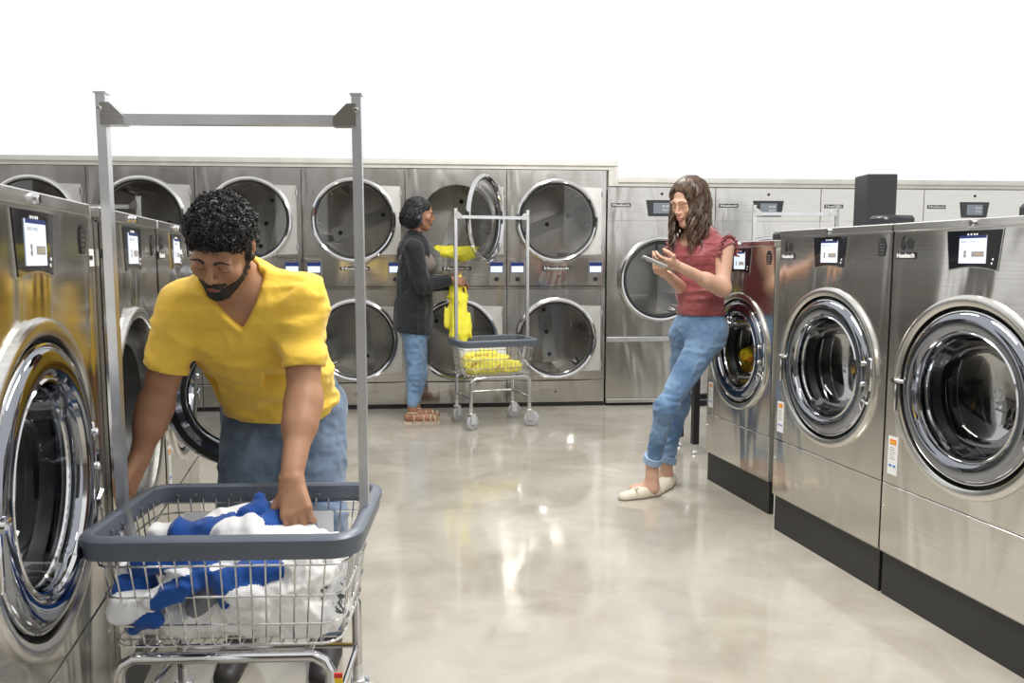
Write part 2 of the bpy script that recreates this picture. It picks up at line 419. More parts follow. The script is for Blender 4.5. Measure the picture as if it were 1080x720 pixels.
    def mesh(s, name, mats, parent=None, matfn=None, origin=None):
        F = s.F; ins = F < 0; nx, ny, nz = F.shape
        cnt = np.zeros((nx - 1, ny - 1, nz - 1), np.int8)
        for i in (0, 1):
            for j in (0, 1):
                for k in (0, 1): cnt += ins[i:nx - 1 + i, j:ny - 1 + j, k:nz - 1 + k]
        act = (cnt > 0) & (cnt < 8); A = np.nonzero(act); n = len(A[0])
        vid = np.full(act.shape, -1, np.int32); vid[A] = np.arange(n)
        acc = np.zeros((n, 3)); num = np.zeros(n); X = s.ax
        for ax in range(3):
            o1, o2 = [a for a in range(3) if a != ax]
            for i in (0, 1):
                for j in (0, 1):
                    c0 = [A[0].copy(), A[1].copy(), A[2].copy()]; c0[o1] = c0[o1] + i; c0[o2] = c0[o2] + j
                    c1 = [c.copy() for c in c0]; c1[ax] = c1[ax] + 1
                    f0, f1 = F[tuple(c0)], F[tuple(c1)]; cr = (f0 < 0) != (f1 < 0)
                    t = np.where(cr, f0 / np.where(cr, f0 - f1, 1), 0)
                    p = [X[a][c0[a]].astype(np.float64) for a in range(3)]; p[ax] = p[ax] + t * (X[ax][c1[ax]] - X[ax][c0[ax]])
                    for a in range(3): acc[:, a] += np.where(cr, p[a], 0)
                    num += cr
        Vt = acc / num[:, None]; quads = []
        for ax in range(3):
            o1, o2 = [(1, 2), (2, 0), (0, 1)][ax]
            sa = [slice(None)] * 3; sb = [slice(None)] * 3; sa[ax] = slice(0, -1); sb[ax] = slice(1, None)
            a, b = ins[tuple(sa)], ins[tuple(sb)]
            for flip, E in ((0, a & ~b), (1, ~a & b)):
                e = [q for q in np.nonzero(E)]
                ok = np.ones(len(e[0]), bool)
                for o in (o1, o2): ok &= (e[o] > 0) & (e[o] < F.shape[o] - 1)
                e = [q[ok] for q in e]
                def g(d1, d2):
                    c = [q.copy() for q in e]; c[o1] = c[o1] - d1; c[o2] = c[o2] - d2; return vid[tuple(c)]
                q = np.stack([g(1, 1), g(0, 1), g(0, 0), g(1, 0)], 1)
                quads.append(q[:, ::-1] if flip else q)
        Q = np.concatenate(quads)
        if origin is not None: Vt = Vt - V3(origin)
        me = bpy.data.meshes.new(name); me.from_pydata(Vt.tolist(), [], Q.tolist())
        for m in (mats if isinstance(mats, (list, tuple)) else [mats]): me.materials.append(M[m])
        if matfn is not None:
            C = Vt[Q].mean(axis=1) + (V3(origin) if origin is not None else 0); me.polygons.foreach_set('material_index', matfn(C).astype(np.int32).tolist())
        me.polygons.foreach_set('use_smooth', [True] * len(me.polygons)); me.update()
        o = bpy.data.objects.new(name, me); COL.objects.link(o)
        if origin is not None and parent is None: o.location = tuple(origin)
        if parent is not None: o.parent = parent
        return o

# ------------------------------------------------------------------ the room
WD = Vector((.990, -.141, 0)).normalized(); WN = Vector((.141, .990, 0)).normalized(); WC = 6.418   # back wall: direction, normal, distance
W_ROT = math.atan2(WD.y, WD.x)
def wall_pt(s, z=0.0, out=0.0): return WD * s + WN * (WC - out) + Vector((0, 0, z))
b = MB(); b.box(-6, 10, -4, 8.5, -.1, 0); tag(b.build('floor', 'floor', smooth=False), kind='structure')
def wall_box(name, s0, s1, o0, o1, z0, z1, mat, bev=0.0):
    b = MB(); b.box(s0, s1, -o0, -o1, z0, z1, 0, bev) if False else b.box(s0, s1, min(-o0, -o1), max(-o0, -o1), z0, z1, 0, bev)
    o = b.build(name, mat, smooth=False); o.location = wall_pt(0); o.rotation_euler = (0, 0, W_ROT); tag(o, kind='structure'); return o
S0, S1, S2 = -3.52, 1.318, 4.95
wall_box('wall_back', -5.5, 9.5, -1.0, -1.12, 0, 1.80, 'paint')
# stepped moulding over the machines: three stepped lips, one mesh each run
for nm, s0, s1, z, in (('trim_1', -5.0, S1 + .085, 1.918), ('trim_2', S1 + .085, 9.0, 1.79)):
    b = MB()
    b.box(s0, s1, -.015, .10, z, z + .030); b.box(s0, s1, -.03, .10, z + .030, z + .050); b.box(s0, s1, -.022, .10, z + .050, z + .068)
    if nm == 'trim_1': b.box(S1 + .012, s1, -.012, .1, 1.79, z); b.box(S1 + .06, s1, -.024, .1, 1.79, z + .068)
    o = b.build(nm, 'paint', smooth=False); o.location = wall_pt(0); o.rotation_euler = (0, 0, W_ROT); tag(o, kind='structure')
# the rest of the room, behind and beside the camera (seen only in the metal; gaps and dark tone shaped for those reflections)
b = MB()
for x0, x1 in ((-5.9, -3.7), (-3.0, -.1), (.25, 2.0)): b.box(x0, x1, -3.4, -3.3, 0, 3.9)
tag(b.build('wall_front', 'wallp', smooth=False), kind='structure')
b = MB(); b.box(-5.9, -5.8, -3.3, 1.2, 0, 3.4); b.box(-5.9, -5.8, 2.1, 7.3, 0, 3.4); tag(b.build('wall_left', 'wallp', smooth=False), kind='structure')
wp = at(924, 185, 4.55)
b = MB(); b.box(-.096, .096, -.096, .096, 0, wp.z, 0, .006)
o = b.build('column', 'greypaint', smooth=False); o.location = (wp.x, wp.y, 0); o.rotation_euler = (0, 0, YAW)
tag(o, 'square charcoal painted column rising behind the right-hand washing machines', 'column')

# world and lamps
SC.view_settings.view_transform = 'Standard'; SC.view_settings.look = 'None'; SC.view_settings.exposure = 0.12; SC.view_settings.gamma = 1.0; SC.view_settings.use_curve_mapping = False
w = bpy.data.worlds.new('world'); SC.world = w; w.use_nodes = True
w.node_tree.nodes['Background'].inputs['Color'].default_value = (1, 1, 1, 1); w.node_tree.nodes['Background'].inputs['Strength'].default_value = 1.0
def lamp(name, loc, sx, sy, power, rot=(0, 0, 0), col=(1, .97, .92)):
    l = bpy.data.lights.new(name, 'AREA'); l.shape = 'RECTANGLE'; l.size = sx; l.size_y = sy; l.energy = power; l.color = col
    o = bpy.data.objects.new(name, l); COL.objects.link(o); o.location = loc; o.rotation_euler = rot; return o
lamp('ceiling_light', (1.0, 2.0, 3.05), .35, 1.5, 75)
lamp('ceiling_light', (1.3, 4.4, 3.3), .35, 1.5, 55)

# ------------------------------------------------------------------ washers
def door_parts(parent, hx, cz, r, handle=True, angle=0.0):
    """round washer door hinged on the right; r = outer radius. local origin on the hinge"""
    k = r / .268
    d = empty('door_pivot', (hx, -.02, cz))
    dx = -hx   # door centre in hinge space
    b = MB()
    pf = [(.236, .030), (.262, .028), (.268, .020), (.269, .004), (.266, -.008), (.259, -.016), (.250, -.020), (.238, -.0215), (.224, -.021), (.212, -.017), (.204, -.010), (.200, -.008), (.195, -.008), (.191, .0), (.190, .03), (.197, .045), (.236, .045), (.236, .030)]
    b.lathe([(a * k, h) for a, h in pf], (dx, 0, 0), 72)
    ring = b.build('door', 'chrome_dark', None)
    bpy.data.objects.remove(d)
    ring.parent = parent; ring.location = (hx, .002, cz); ring.rotation_euler = (0, 0, angle)
    b = MB(); gp = [(.1915, .0), (.187, .02), (.182, .06), (.168, .1), (.14, .128), (.09, .142), (.04, .147), (.0005, .148)]
    b.lathe([(a * k, h) for a, h in gp], (dx, 0, 0), 56); b.build('door_glass', 'glass', ring)
    b = MB(); b.lathe([(.199 * k, -.006), (.2025 * k, -.016), (.2065 * k, -.012)], (dx, 0, 0), 72); b.lathe([((.2665 + .0045 * math.cos(a)) * k, -.004 + .0045 * math.sin(a)) for a in [i * PI / 4 for i in range(9)]], (dx, 0, 0), 72)
    b.lathe([(.186 * k, .02), (.1895 * k, .012), (.1895 * k, .03)], (dx, 0, 0), 72)
    b.build('door_trim_ring', 'chrome', ring)
    b = MB(); b.lathe([(.258 * k, .029), (.25 * k, .034), (.205 * k, .048), (.199 * k, .046), (.196 * k, .03)], (dx, 0, 0), 64); b.build('door_seal', 'rubber', ring)
    for dz in (.048, -.028):
        b = MB(); b.lathe([(.0005, -.030), (.007, -.029), (.010, -.025), (.010, -.01)], (-.030 * k, 0, dz * k), 14); b.build('hinge_bolt', 'chrome', ring)
    b = MB(); b.tube([(-.006, -.012, -.10 * k), (-.022, -.026, -.085 * k), (-.036, -.024, -.10 * k), (-.024, -.024, -.125 * k)], .005, 8); b.build('hinge_spring', 'chrome', ring)
    b = MB(); b.box(-.022, .012, -.018, .012, -.05 * k, .07 * k, 0, .005); b.build('hinge', 'chrome', ring)
    b = MB(); X = dx - .268 * k
    b.tube([(X + .022, -.020, .012), (X, -.028, .014), (X - .022, -.024, .012)], .0065, 10)
    b.tube([(X - .020, -.010, .012), (X - .020, -.034, .012)], .010, 14)
    b.box(X - .027, X - .014, -.026, -.018, -.095, .006, 0, .003)
    b.build('handle', 'chrome', ring)
    return ring
def oval(x, z, rx, rz, n=12): return [(x + rx * math.cos(2 * PI * k / n), z + rz * math.sin(2 * PI * k / n)) for k in range(n)]
def basket_icon(b, x, z, s, y, mi=0):
    b.prism([(x - .4 * s, z + .1 * s), (x - .3 * s, z - .5 * s), (x + .3 * s, z - .5 * s), (x + .4 * s, z + .1 * s)][::-1], y, y + .001, mi)
    b.box(x - .5 * s, x + .5 * s, y, y + .001, z + .1 * s, z + .2 * s, mi)
    b.prism([(x - .38 * s, z + .2 * s), (x - .25 * s, z + .5 * s), (x - .05 * s, z + .4 * s), (x + .1 * s, z + .55 * s), (x + .38 * s, z + .2 * s)][::-1], y, y + .001, mi)
def make_washer(label, w=.71, H=1.325, zc=.776, R=.318, base=.16, seam=.415, depth=.86, digit='6'):
    t = empty('washing_machine', (0, 0, 0), 0, label, 'washing machine', 'front-load washing machines')
    hw = w / 2 - .003; k = R / .318
    b = MB(); b.box(-hw + .004, hw - .004, .012, depth - .02, 0, base); b.build('plinth', 'base', t, False)
    b = MB()   # cabinet: sides, back, top
    b.box(-hw, -hw + .002, .003, depth, base, H - .03); b.box(hw - .002, hw, .003, depth, base, H - .03); b.box(-hw, hw, depth - .002, depth, base, H - .03)
    b.box(-hw, hw, .003, depth, base, base + .002)
    b.build('cabinet', 'steel_soft', t, False)
    b = MB(); b.holeplate(-hw, hw, seam + .002, H - .034, 0, 0, zc, R)
    b.box(-hw, hw, 0, .004, seam, seam + .002); b.build('front_panel', 'steel', t)
    b = MB(); b.box(-hw, hw, -.002, .004, base + .003, seam - .003, 0, .002)
    b.lathe([(.0005, -.0045), (.004, -.004), (.005, -.002)], (hw - .012, 0, (base + seam) / 2 + .04), 10); b.lathe([(.0005, -.0045), (.004, -.004), (.005, -.002)], (-hw + .012, 0, (base + seam) / 2 + .04), 10)
    b.build('lower_panel', 'steel', t, False)
    b = MB(); b.box(-hw - .001, hw + .001, -.006, depth, H - .028, H, 0, .003); b.box(-hw, hw, .002, .01, H - .036, H - .028)
    b.build('top_cap', 'steel_trim', t, False)
    b = MB(); b.lathe([(.0005, -.016), (.008, -.016), (.011, -.012), (.011, -.004)], (.0, 0, H - .014), 16); b.build('lock', 'chrome', t)
    b = MB(); b.lathe([(.318 * k, 0), (.315 * k, -.010), (.308 * k, -.014), (.294 * k, -.013), (.284 * k, -.008), (.281 * k, .004), (.281 * k, .03)], (0, 0, zc), 72)
    b.build('door_surround', 'steel_trim', t)
    b = MB(); b.lathe([(.2815 * k, .028), (.24 * k, .032), (.205 * k, .032), (.20 * k, .05), (.188 * k, .075), (.195 * k, .1), (.24 * k, .105)], (0, 0, zc), 56); b.build('gasket', 'rubber', t)
    b = MB(); b.lathe([(.245 * k, .10), (.25 * k, .11), (.25 * k, .5), (.24 * k, .505)], (0, 0, zc), 56)
    b.lathe([(.198 * k, .098), (.203 * k, .108), (.225 * k, .108), (.228 * k, .118), (.249 * k, .118)], (0, 0, zc), 56, mi=1)
    for i in range(3):
        a = i * 2 * PI / 3 + .5; c, s_ = math.cos(a), math.sin(a); r0, r1 = .25 * k, .185 * k
        b.add([(r0 * c - .05 * s_, .13, zc + r0 * s_ + .05 * c), (r1 * c, .13, zc + r1 * s_), (r0 * c + .05 * s_, .13, zc + r0 * s_ - .05 * c), (r0 * c - .05 * s_, .49, zc + r0 * s_ + .05 * c), (r1 * c, .49, zc + r1 * s_), (r0 * c + .05 * s_, .49, zc + r0 * s_ - .05 * c)], [(0, 1, 4, 3), (1, 2, 5, 4), (0, 2, 1)], 1)
    b.lathe([(.248 * k, .5), (.15 * k, .497), (.145 * k, .48), (.09 * k, .478), (.085 * k, .46), (.03 * k, .455), (.0005, .455)], (0, 0, zc), 40, mi=1)
    for yy, rr in ((.105, .215), (.135, .236), (.19, .243), (.30, .246)): b.lathe([((rr + .004 * math.cos(a)) * k, yy + .004 * math.sin(a)) for a in [i * PI / 3 for i in range(7)]], (0, 0, zc), 56, mi=2)
    b.build('drum', ['drumdark', 'drumdark', 'chrome'], t)
    # control panel
    b = MB(); zt, zb = H - .036, H - .155
    arch = [(-.088 + .176 * i / 10, zb + .010 * (1 - ((i - 5) / 5) ** 2)) for i in range(11)]
    poly = [(-.106, zt)] + [(-.091, zb)] + arch[1:-1] + [(.091, zb), (.106, zt)]
    b.prism(poly[::-1], -.004, .001)
    for i, x in enumerate((-.02, -.008, .004, .014)): b.prism(oval(x, zt - .012, .003, .003, 8), -.0052, -.003, 1)
    for z in (0, -.012): b.prism(oval(.078 + z * .3, (zt + zb) / 2 - .028 + z, .003, .0035, 8), -.0052, -.003, 1)
    cp = b.build('control_panel', ['gloss', 'letter'], t, False)
    b = MB()
    P2 = [(x * 1.045, zt + .003 if z > zt - .01 else z - .004) for x, z in poly]; b.prism(P2[::-1], -.0025, .0005); b.build('panel_bezel', 'steel_trim', cp, False)
    b = MB(); zm = (zt + zb) / 2 + .002
    b.box(-.052, .052, -.006, -.003, zm - .042, zm + .042, 0); b.box(-.052, .052, -.0066, -.006, zm + .034, zm + .042, 1)
    b.box(-.002, .045, -.0066, -.006, zm - .022, zm - .006, 2); b.box(.008, .043, -.0072, -.0066, zm - .019, zm - .009, 3)
    b.prism(oval(-.028, zm - .008, .005, .006), -.0066, -.006, 2); b.prism(oval(-.028, zm - .019, .0055, .006), -.0066, -.006, 2)
    text_mb(b, 'SELECT CYCLE', -.018, zm + .024, .008, -.0064, .0002, 2)
    b.build('screen', ['screen', 'screen_blue', 'screen_grey', 'screen_tan'], cp, False)
    # capacity mark and maker's badge
    b = MB(); bx = -hw + .062
    text_mb(b, digit, bx - .017, H - .070, .068, -.0015, .0008, 0, width=.020, bold=.0015)
    basket_icon(b, bx + .017, H - .070, .038, -.0015)
    b.build('capacity_mark', 'ink', t, False)
    b = MB(); b.box(bx - .047, bx + .047, -.003, .001, H - .122, H - .099, 0); text_mb(b, 'Huebsch', bx, H - .1105, .022, -.0032, .0006, 1, width=.084, bold=.0005)
    b.build('name_badge', ['ink', 'letter'], t, False)
    b = MB(); ex = hw - .05
    b.prism([(ex - .018, H - .058), (ex - .022, H - .078), (ex - .016, H - .112), (ex + .014, H - .112), (ex + .021, H - .078), (ex + .016, H - .058)], -.003, .001, 0)
    b.prism(oval(ex, H - .054, .012, .008), -.003, .001, 0)
    for i in range(4): b.box(ex - .012, ex + .012, -.0036, -.003, H - .105 + i * .011, H - .102 + i * .011, 1)
    b.build('emblem', ['ink', 'steel_trim'], t, False)
    # warning sticker
    b = MB(); sx = -hw + .045; z0 = seam + .035
    b.box(sx - .024, sx + .024, -.0015, .001, z0, z0 + .135, 0); b.box(sx - .016, sx + .016, -.0022, -.0015, z0 + .108, z0 + .126, 1); b.box(sx - .012, sx + .012, -.0028, -.0022, z0 + .113, z0 + .117, 2)
    for i in range(6): b.box(sx - .016, sx + .014 - .004 * (i % 3), -.0020, -.0015, z0 + .055 + i * .008, z0 + .057 + i * .008, 3)
    for dx in (-.01, .01): b.prism(oval(sx + dx, z0 + .032, .007, .004), -.0022, -.0015, 4)
    b.build('warning_sticker', ['paper', 'orange', 'yellowtag', 'steel_soft', 'blueink'], t, False)
    b = MB(); b.box(-.055, .055, .20, .34, H - .001, H + .05, 0, .012); b.build('soap_lid', 'black', t)
    door_parts(t, .268 * k + .012, zc, .268 * k)
    return t
RX, LX = 1.916, -.525
def put(o, x, y, rz): o.location = (x, y, 0); o.rotation_euler = (0, 0, rz)
big = make_washer('large stainless front-load washing machine at the right edge, nearest of the right-hand row')
put(big, RX, 2.058, -PI / 2)
m2 = copy_tree(big); tag(m2, 'large stainless washing machine with its whole round door in view, middle of the right-hand row'); put(m2, RX, 2.771, -PI / 2)
m3 = copy_tree(big); tag(m3, 'large stainless washing machine at the left edge beside the front cart'); put(m3, LX, 1.632, PI / 2)
small = make_washer('smaller stainless washing machine with yellow laundry in its drum, behind the woman holding a phone', w=.64, H=1.29, zc=.745, R=.295, base=.157, seam=.375, digit='4')
put(small, 2.0, 3.62, -PI / 2)
smallL = make_washer('stainless washing machine with its round door swung open, the man\'s hand on its opening', w=.64, H=1.325, zc=.776, R=.295, base=.16, seam=.415, digit='4')
put(smallL, LX, 2.392, PI / 2)
for ch in smallL.children:
    if ch.name.startswith('door') and not ch.name.startswith('door_s'): ch.rotation_euler = (0, 0, math.radians(104))
m6 = copy_tree(smallL); tag(m6, 'stainless washing machine beyond the open-doored one, nearest the man\'s curly hair'); put(m6, LX, 3.048, PI / 2)
for ch in m6.children:
    if ch.name.startswith('door') and not ch.name.startswith('door_s'): ch.rotation_euler = (0, 0, 0)
for m_ in (m3, smallL, m6):
    for ch in list(m_.children):
        if ch.name.startswith('soap_lid'): bpy.data.objects.remove(ch)
# filler strips between machines
def filler(name, x, y0, y1, H, label, sticker, face):
    t = empty(name, (x, (y0 + y1) / 2, 0), -PI / 2 if face < 0 else PI / 2, label, 'filler strip')
    h = (y1 - y0) / 2
    b = MB(); b.box(-h, h, .012, .3, .0, H, 0, .002); b.build('panel', 'steel_soft' if face > 0 else 'paint', t, False)
    if sticker:
        b = MB(); b.box(-h + .012, h - .012, .009, .012, 1.185, 1.225, 0); b.box(-.012, .012, .008, .009, 1.2, 1.21, 1); b.build('sticker', ['paper', 'ink'], t, False)
    return t
filler('filler_strip', LX, 1.993, 2.068, 1.318, 'narrow steel filler strip with a small white sticker between the two nearest left-hand machines', True, 1)
filler('filler_strip', 2.005, 3.17, 3.275, 1.25, 'narrow pale upright strip in the gap between the small and large right-hand machines', False, -1)

# laundry inside the small right-hand washer
s = SDF((2.08, 3.5, .45), (2.45, 3.92, .98), .006)
for a_, b_, r in (((2.15, 3.765, .70), (2.16, 3.775, .66), .05), ((2.18, 3.70, .62), (2.20, 3.62, .58), .055), ((2.22, 3.76, .72), (2.24, 3.74, .64), .06), ((2.3, 3.66, .60), (2.3, 3.7, .62), .07)): s.cone(a_, b_, r, r, .03)
s.displace(.012, (16, 16, 16), 3)
tag(s.mesh('laundry_bundle', 'drumcloth', origin=(2.22, 3.70, .52)), 'yellow and orange laundry seen through the door glass of the smaller right-hand machine', 'laundry')

# ------------------------------------------------------------------ stacked dryers
def dryer_door(parent, cx, cz, R, hx, angle=0.0, ph=.265):
    d = MB(); X = cx - hx
    d.lathe([(.285, .0), (R - .02, .0), (R - .006, -.004), (R, -.016), (R - .006, -.03), (R - .018, -.034), (R - .030, -.028), (R - .034, -.012), (.285, -.006), (.285, .0)], (X, 0, 0), 72)
    o = d.build('door', 'chrome', parent); o.location = (hx, -.006, cz); o.rotation_euler = (0, 0, angle)
    b = MB(); b.lathe([(R - .034, -.010), (.300, -.014), (.288, -.008), (.286, .02)], (X, 0, 0), 72); b.build('seal', 'rubber', o)
    b = MB(); b.lathe([(.0005, -.012), (.15, -.0118), (.29, -.010)], (X, 0, 0), 56); b.build('door_glass', 'glass_dark', o)
    # squared hinge plate behind the ring
    b = MB(); n = 24; pts = [(X + (R - .01) * math.cos(a), (R - .01) * math.sin(a)) for a in [math.radians(-57 + 114 * i / n) for i in range(n + 1)]]
    out = [(-.012, ph)] + [(X + (R - .01) * math.cos(math.radians(57)), ph)]
    for i in range(n):
        (x0, z0), (x1, z1) = pts[i], pts[i + 1]
        q = [(x0, -.004, z0), (-.012, -.004, z0 / pts[-1][1] * ph), (-.012, -.004, z1 / pts[-1][1] * ph), (x1, -.004, z1)]
        b.add(q, [(0, 1, 2, 3)])
    b.box(-.014, -.008, -.008, .0, -ph, ph)
    b.build('hinge_plate', 'plate', o, False)
    for z in (-ph * .8, ph * .8): b = MB(); b.tube([(-.006, -.008, z - .022), (-.006, -.008, z + .022)], .007, 8); b.build('hinge', 'chrome', o)
    return o
DW = .805
def make_dryer(label, variant=0):
    t = empty('tumble_dryer', (0, 0, 0), 0, label, 'dryer', 'stacked tumble dryers along the back wall')
    hw = DW / 2 - .0025; H = 1.914; zs = [(1.51, 0), (.562, 1)]; R = .333
    b = MB(); b.box(-hw, -hw + .002, 0.003, .95, .02, H); b.box(hw - .002, hw, .003, .95, .02, H); b.box(-hw, hw, .948, .95, .02, H); b.box(-hw, hw, .003, .95, H - .002, H); b.box(-hw, hw, .003, .9, .92, .925)
    b.build('cabinet', 'steel_soft', t, False)
    b = MB(); b.holeplate(-hw, hw, 1.225, H, 0, -.0, 1.51, .284); b.holeplate(-hw, hw, .222, .965, 0, 0, .562, .284)
    b.box(-hw, hw, -.001, .003, 1.215, 1.223); b.build('front_panel', 'steel_soft', t, False)
    b = MB(); b.box(-hw, hw, -.003, .004, .99, 1.215, 0, .002); b.box(-hw, hw, -.004, .004, .968, .985, 0, .002)
    cpn = b.build('control_band', 'steel', t, False)
    b = MB(); b.box(-.19, .235, -.006, -.002, .996, 1.085, 0, .002); b.lathe([(.0005, -.0085), (.007, -.008), (.009, -.005)], (.02, 0, 1.068), 12, mi=1)
    b.build('coin_drawer', ['steel', 'ink'], cpn, False)
    for sx in (-1, 1):
        xc = sx * .318
        b = MB(); b.box(xc - .062, xc + .062, -.007, -.002, 1.0, 1.205, 0, .003); b.lathe([(.0005, -.0085), (.005, -.008), (.005, -.005)], (xc, 0, 1.195), 8, mi=1)
        pn = b.build('control_panel', ['steel_soft', 'ink'], t, False)
        b = MB(); b.box(xc - .053, xc + .053, -.0085, -.006, 1.098, 1.180, 1); b.box(xc - .048, xc + .048, -.0095, -.0085, 1.101, 1.150, 0)
        b.build('screen', ['screen', 'screen_blue'], pn, False)
        b = MB(); b.lathe([(.0005, -.026), (.014, -.026), (.019, -.02), (.021, -.006)], (xc, 0, 1.047), 9); b.build('knob', 'black', pn, False)
    b = MB(); b.box(-.115, .115, -.006, -.002, 1.118, 1.146, 0); text_mb(b, 'Huebsch', 0, 1.132, .03, -.0065, .0006, 1, width=.2, bold=.0005)
    b.build('name_badge', ['ink', 'letter'], t, False)
    b = MB(); b.box(-hw, hw, -.004, .004, .038, .215, 0, .002); b.box(-.245, .205, -.0065, -.003, .052, .14, 0, .002); b.lathe([(.0005, -.01), (.008, -.009), (.01, -.005)], (-.005, 0, .125), 12, mi=1)
    b.build('lower_panel', ['steel', 'ink'], t, False)
    b = MB(); b.box(-hw, hw, .02, .6, 0, .036); b.build('plinth', 'base', t, False)
    for cz, low in zs:
        b = MB(); b.lathe([(.284, .0), (.282, .04), (.31, .05), (.345, .06), (.345, .62)], (0, 0, cz), 48)
        b.lathe([(.345, .62), (.2, .615), (.0005, .615)], (0, 0, cz), 40, mi=1)
        a0 = variant * .9 + low * 1.3 + .4
        c, s_ = math.cos(a0), math.sin(a0)
        q = [(-.27, -.06), (.27, -.06), (.27, .06), (-.27, .06)]
        b.add([(x * c - z * s_, .608, cz + x * s_ + z * c) for x, z in q], [(0, 1, 2, 3)], 2)
        for x in (-.2, .0, .2): b.add([(x * c + rr * .02 * math.cos(u), .605, cz + x * s_ + rr * .02 * math.sin(u)) for rr in (1,) for u in [i * PI / 4 for i in range(8)]], [tuple(range(8))], 3)
        for i in range(4):
            a = i * PI / 2 + a0; cc, ss = math.cos(a), math.sin(a); r0, r1 = .345, .27
            b.add([(r0 * cc - .03 * ss, .1, cz + r0 * ss + .03 * cc), (r1 * cc, .1, cz + r1 * ss), (r0 * cc + .03 * ss, .1, cz + r0 * ss - .03 * cc), (r0 * cc - .03 * ss, .6, cz + r0 * ss + .03 * cc), (r1 * cc, .6, cz + r1 * ss), (r0 * cc + .03 * ss, .6, cz + r0 * ss - .03 * cc)], [(0, 1, 4, 3), (1, 2, 5, 4), (0, 2, 1)], 1)
        b.build('drum', ['drum', 'drumplate', 'paper', 'ink'], t)
        dryer_door(t, 0, cz, R, .372)
    return t
names = ['stacked stainless tumble dryer at the right end of the tall row, beside shorter dryers',
         'stacked stainless tumble dryer with its upper round door swung open by the woman in black',
         'stacked stainless tumble dryer between the man in yellow and the woman in black',
         'stacked stainless tumble dryer directly behind the curly-haired man\'s head and ear',
         'stacked stainless tumble dryer just left of the man\'s hair, behind the cart rack\'s left post',
         'stacked stainless tumble dryer at the far left edge, mostly hidden behind the left-hand washers']
dz = []
for i in range(6):
    if i < 2: d = make_dryer(names[i], i)
    else:
        d = copy_tree(dz[i % 2]); tag(d, names[i])
    dz.append(d); d.location = wall_pt(S1 - .004 - DW * (i + .5)); d.rotation_euler = (0, 0, W_ROT)
dz2 = dz
# open the upper door of the second
ups = [c for c in dz[1].children if c.name.startswith('door') and c.location.z > 1.2]; ups[0].rotation_euler = (0, 0, math.radians(63))

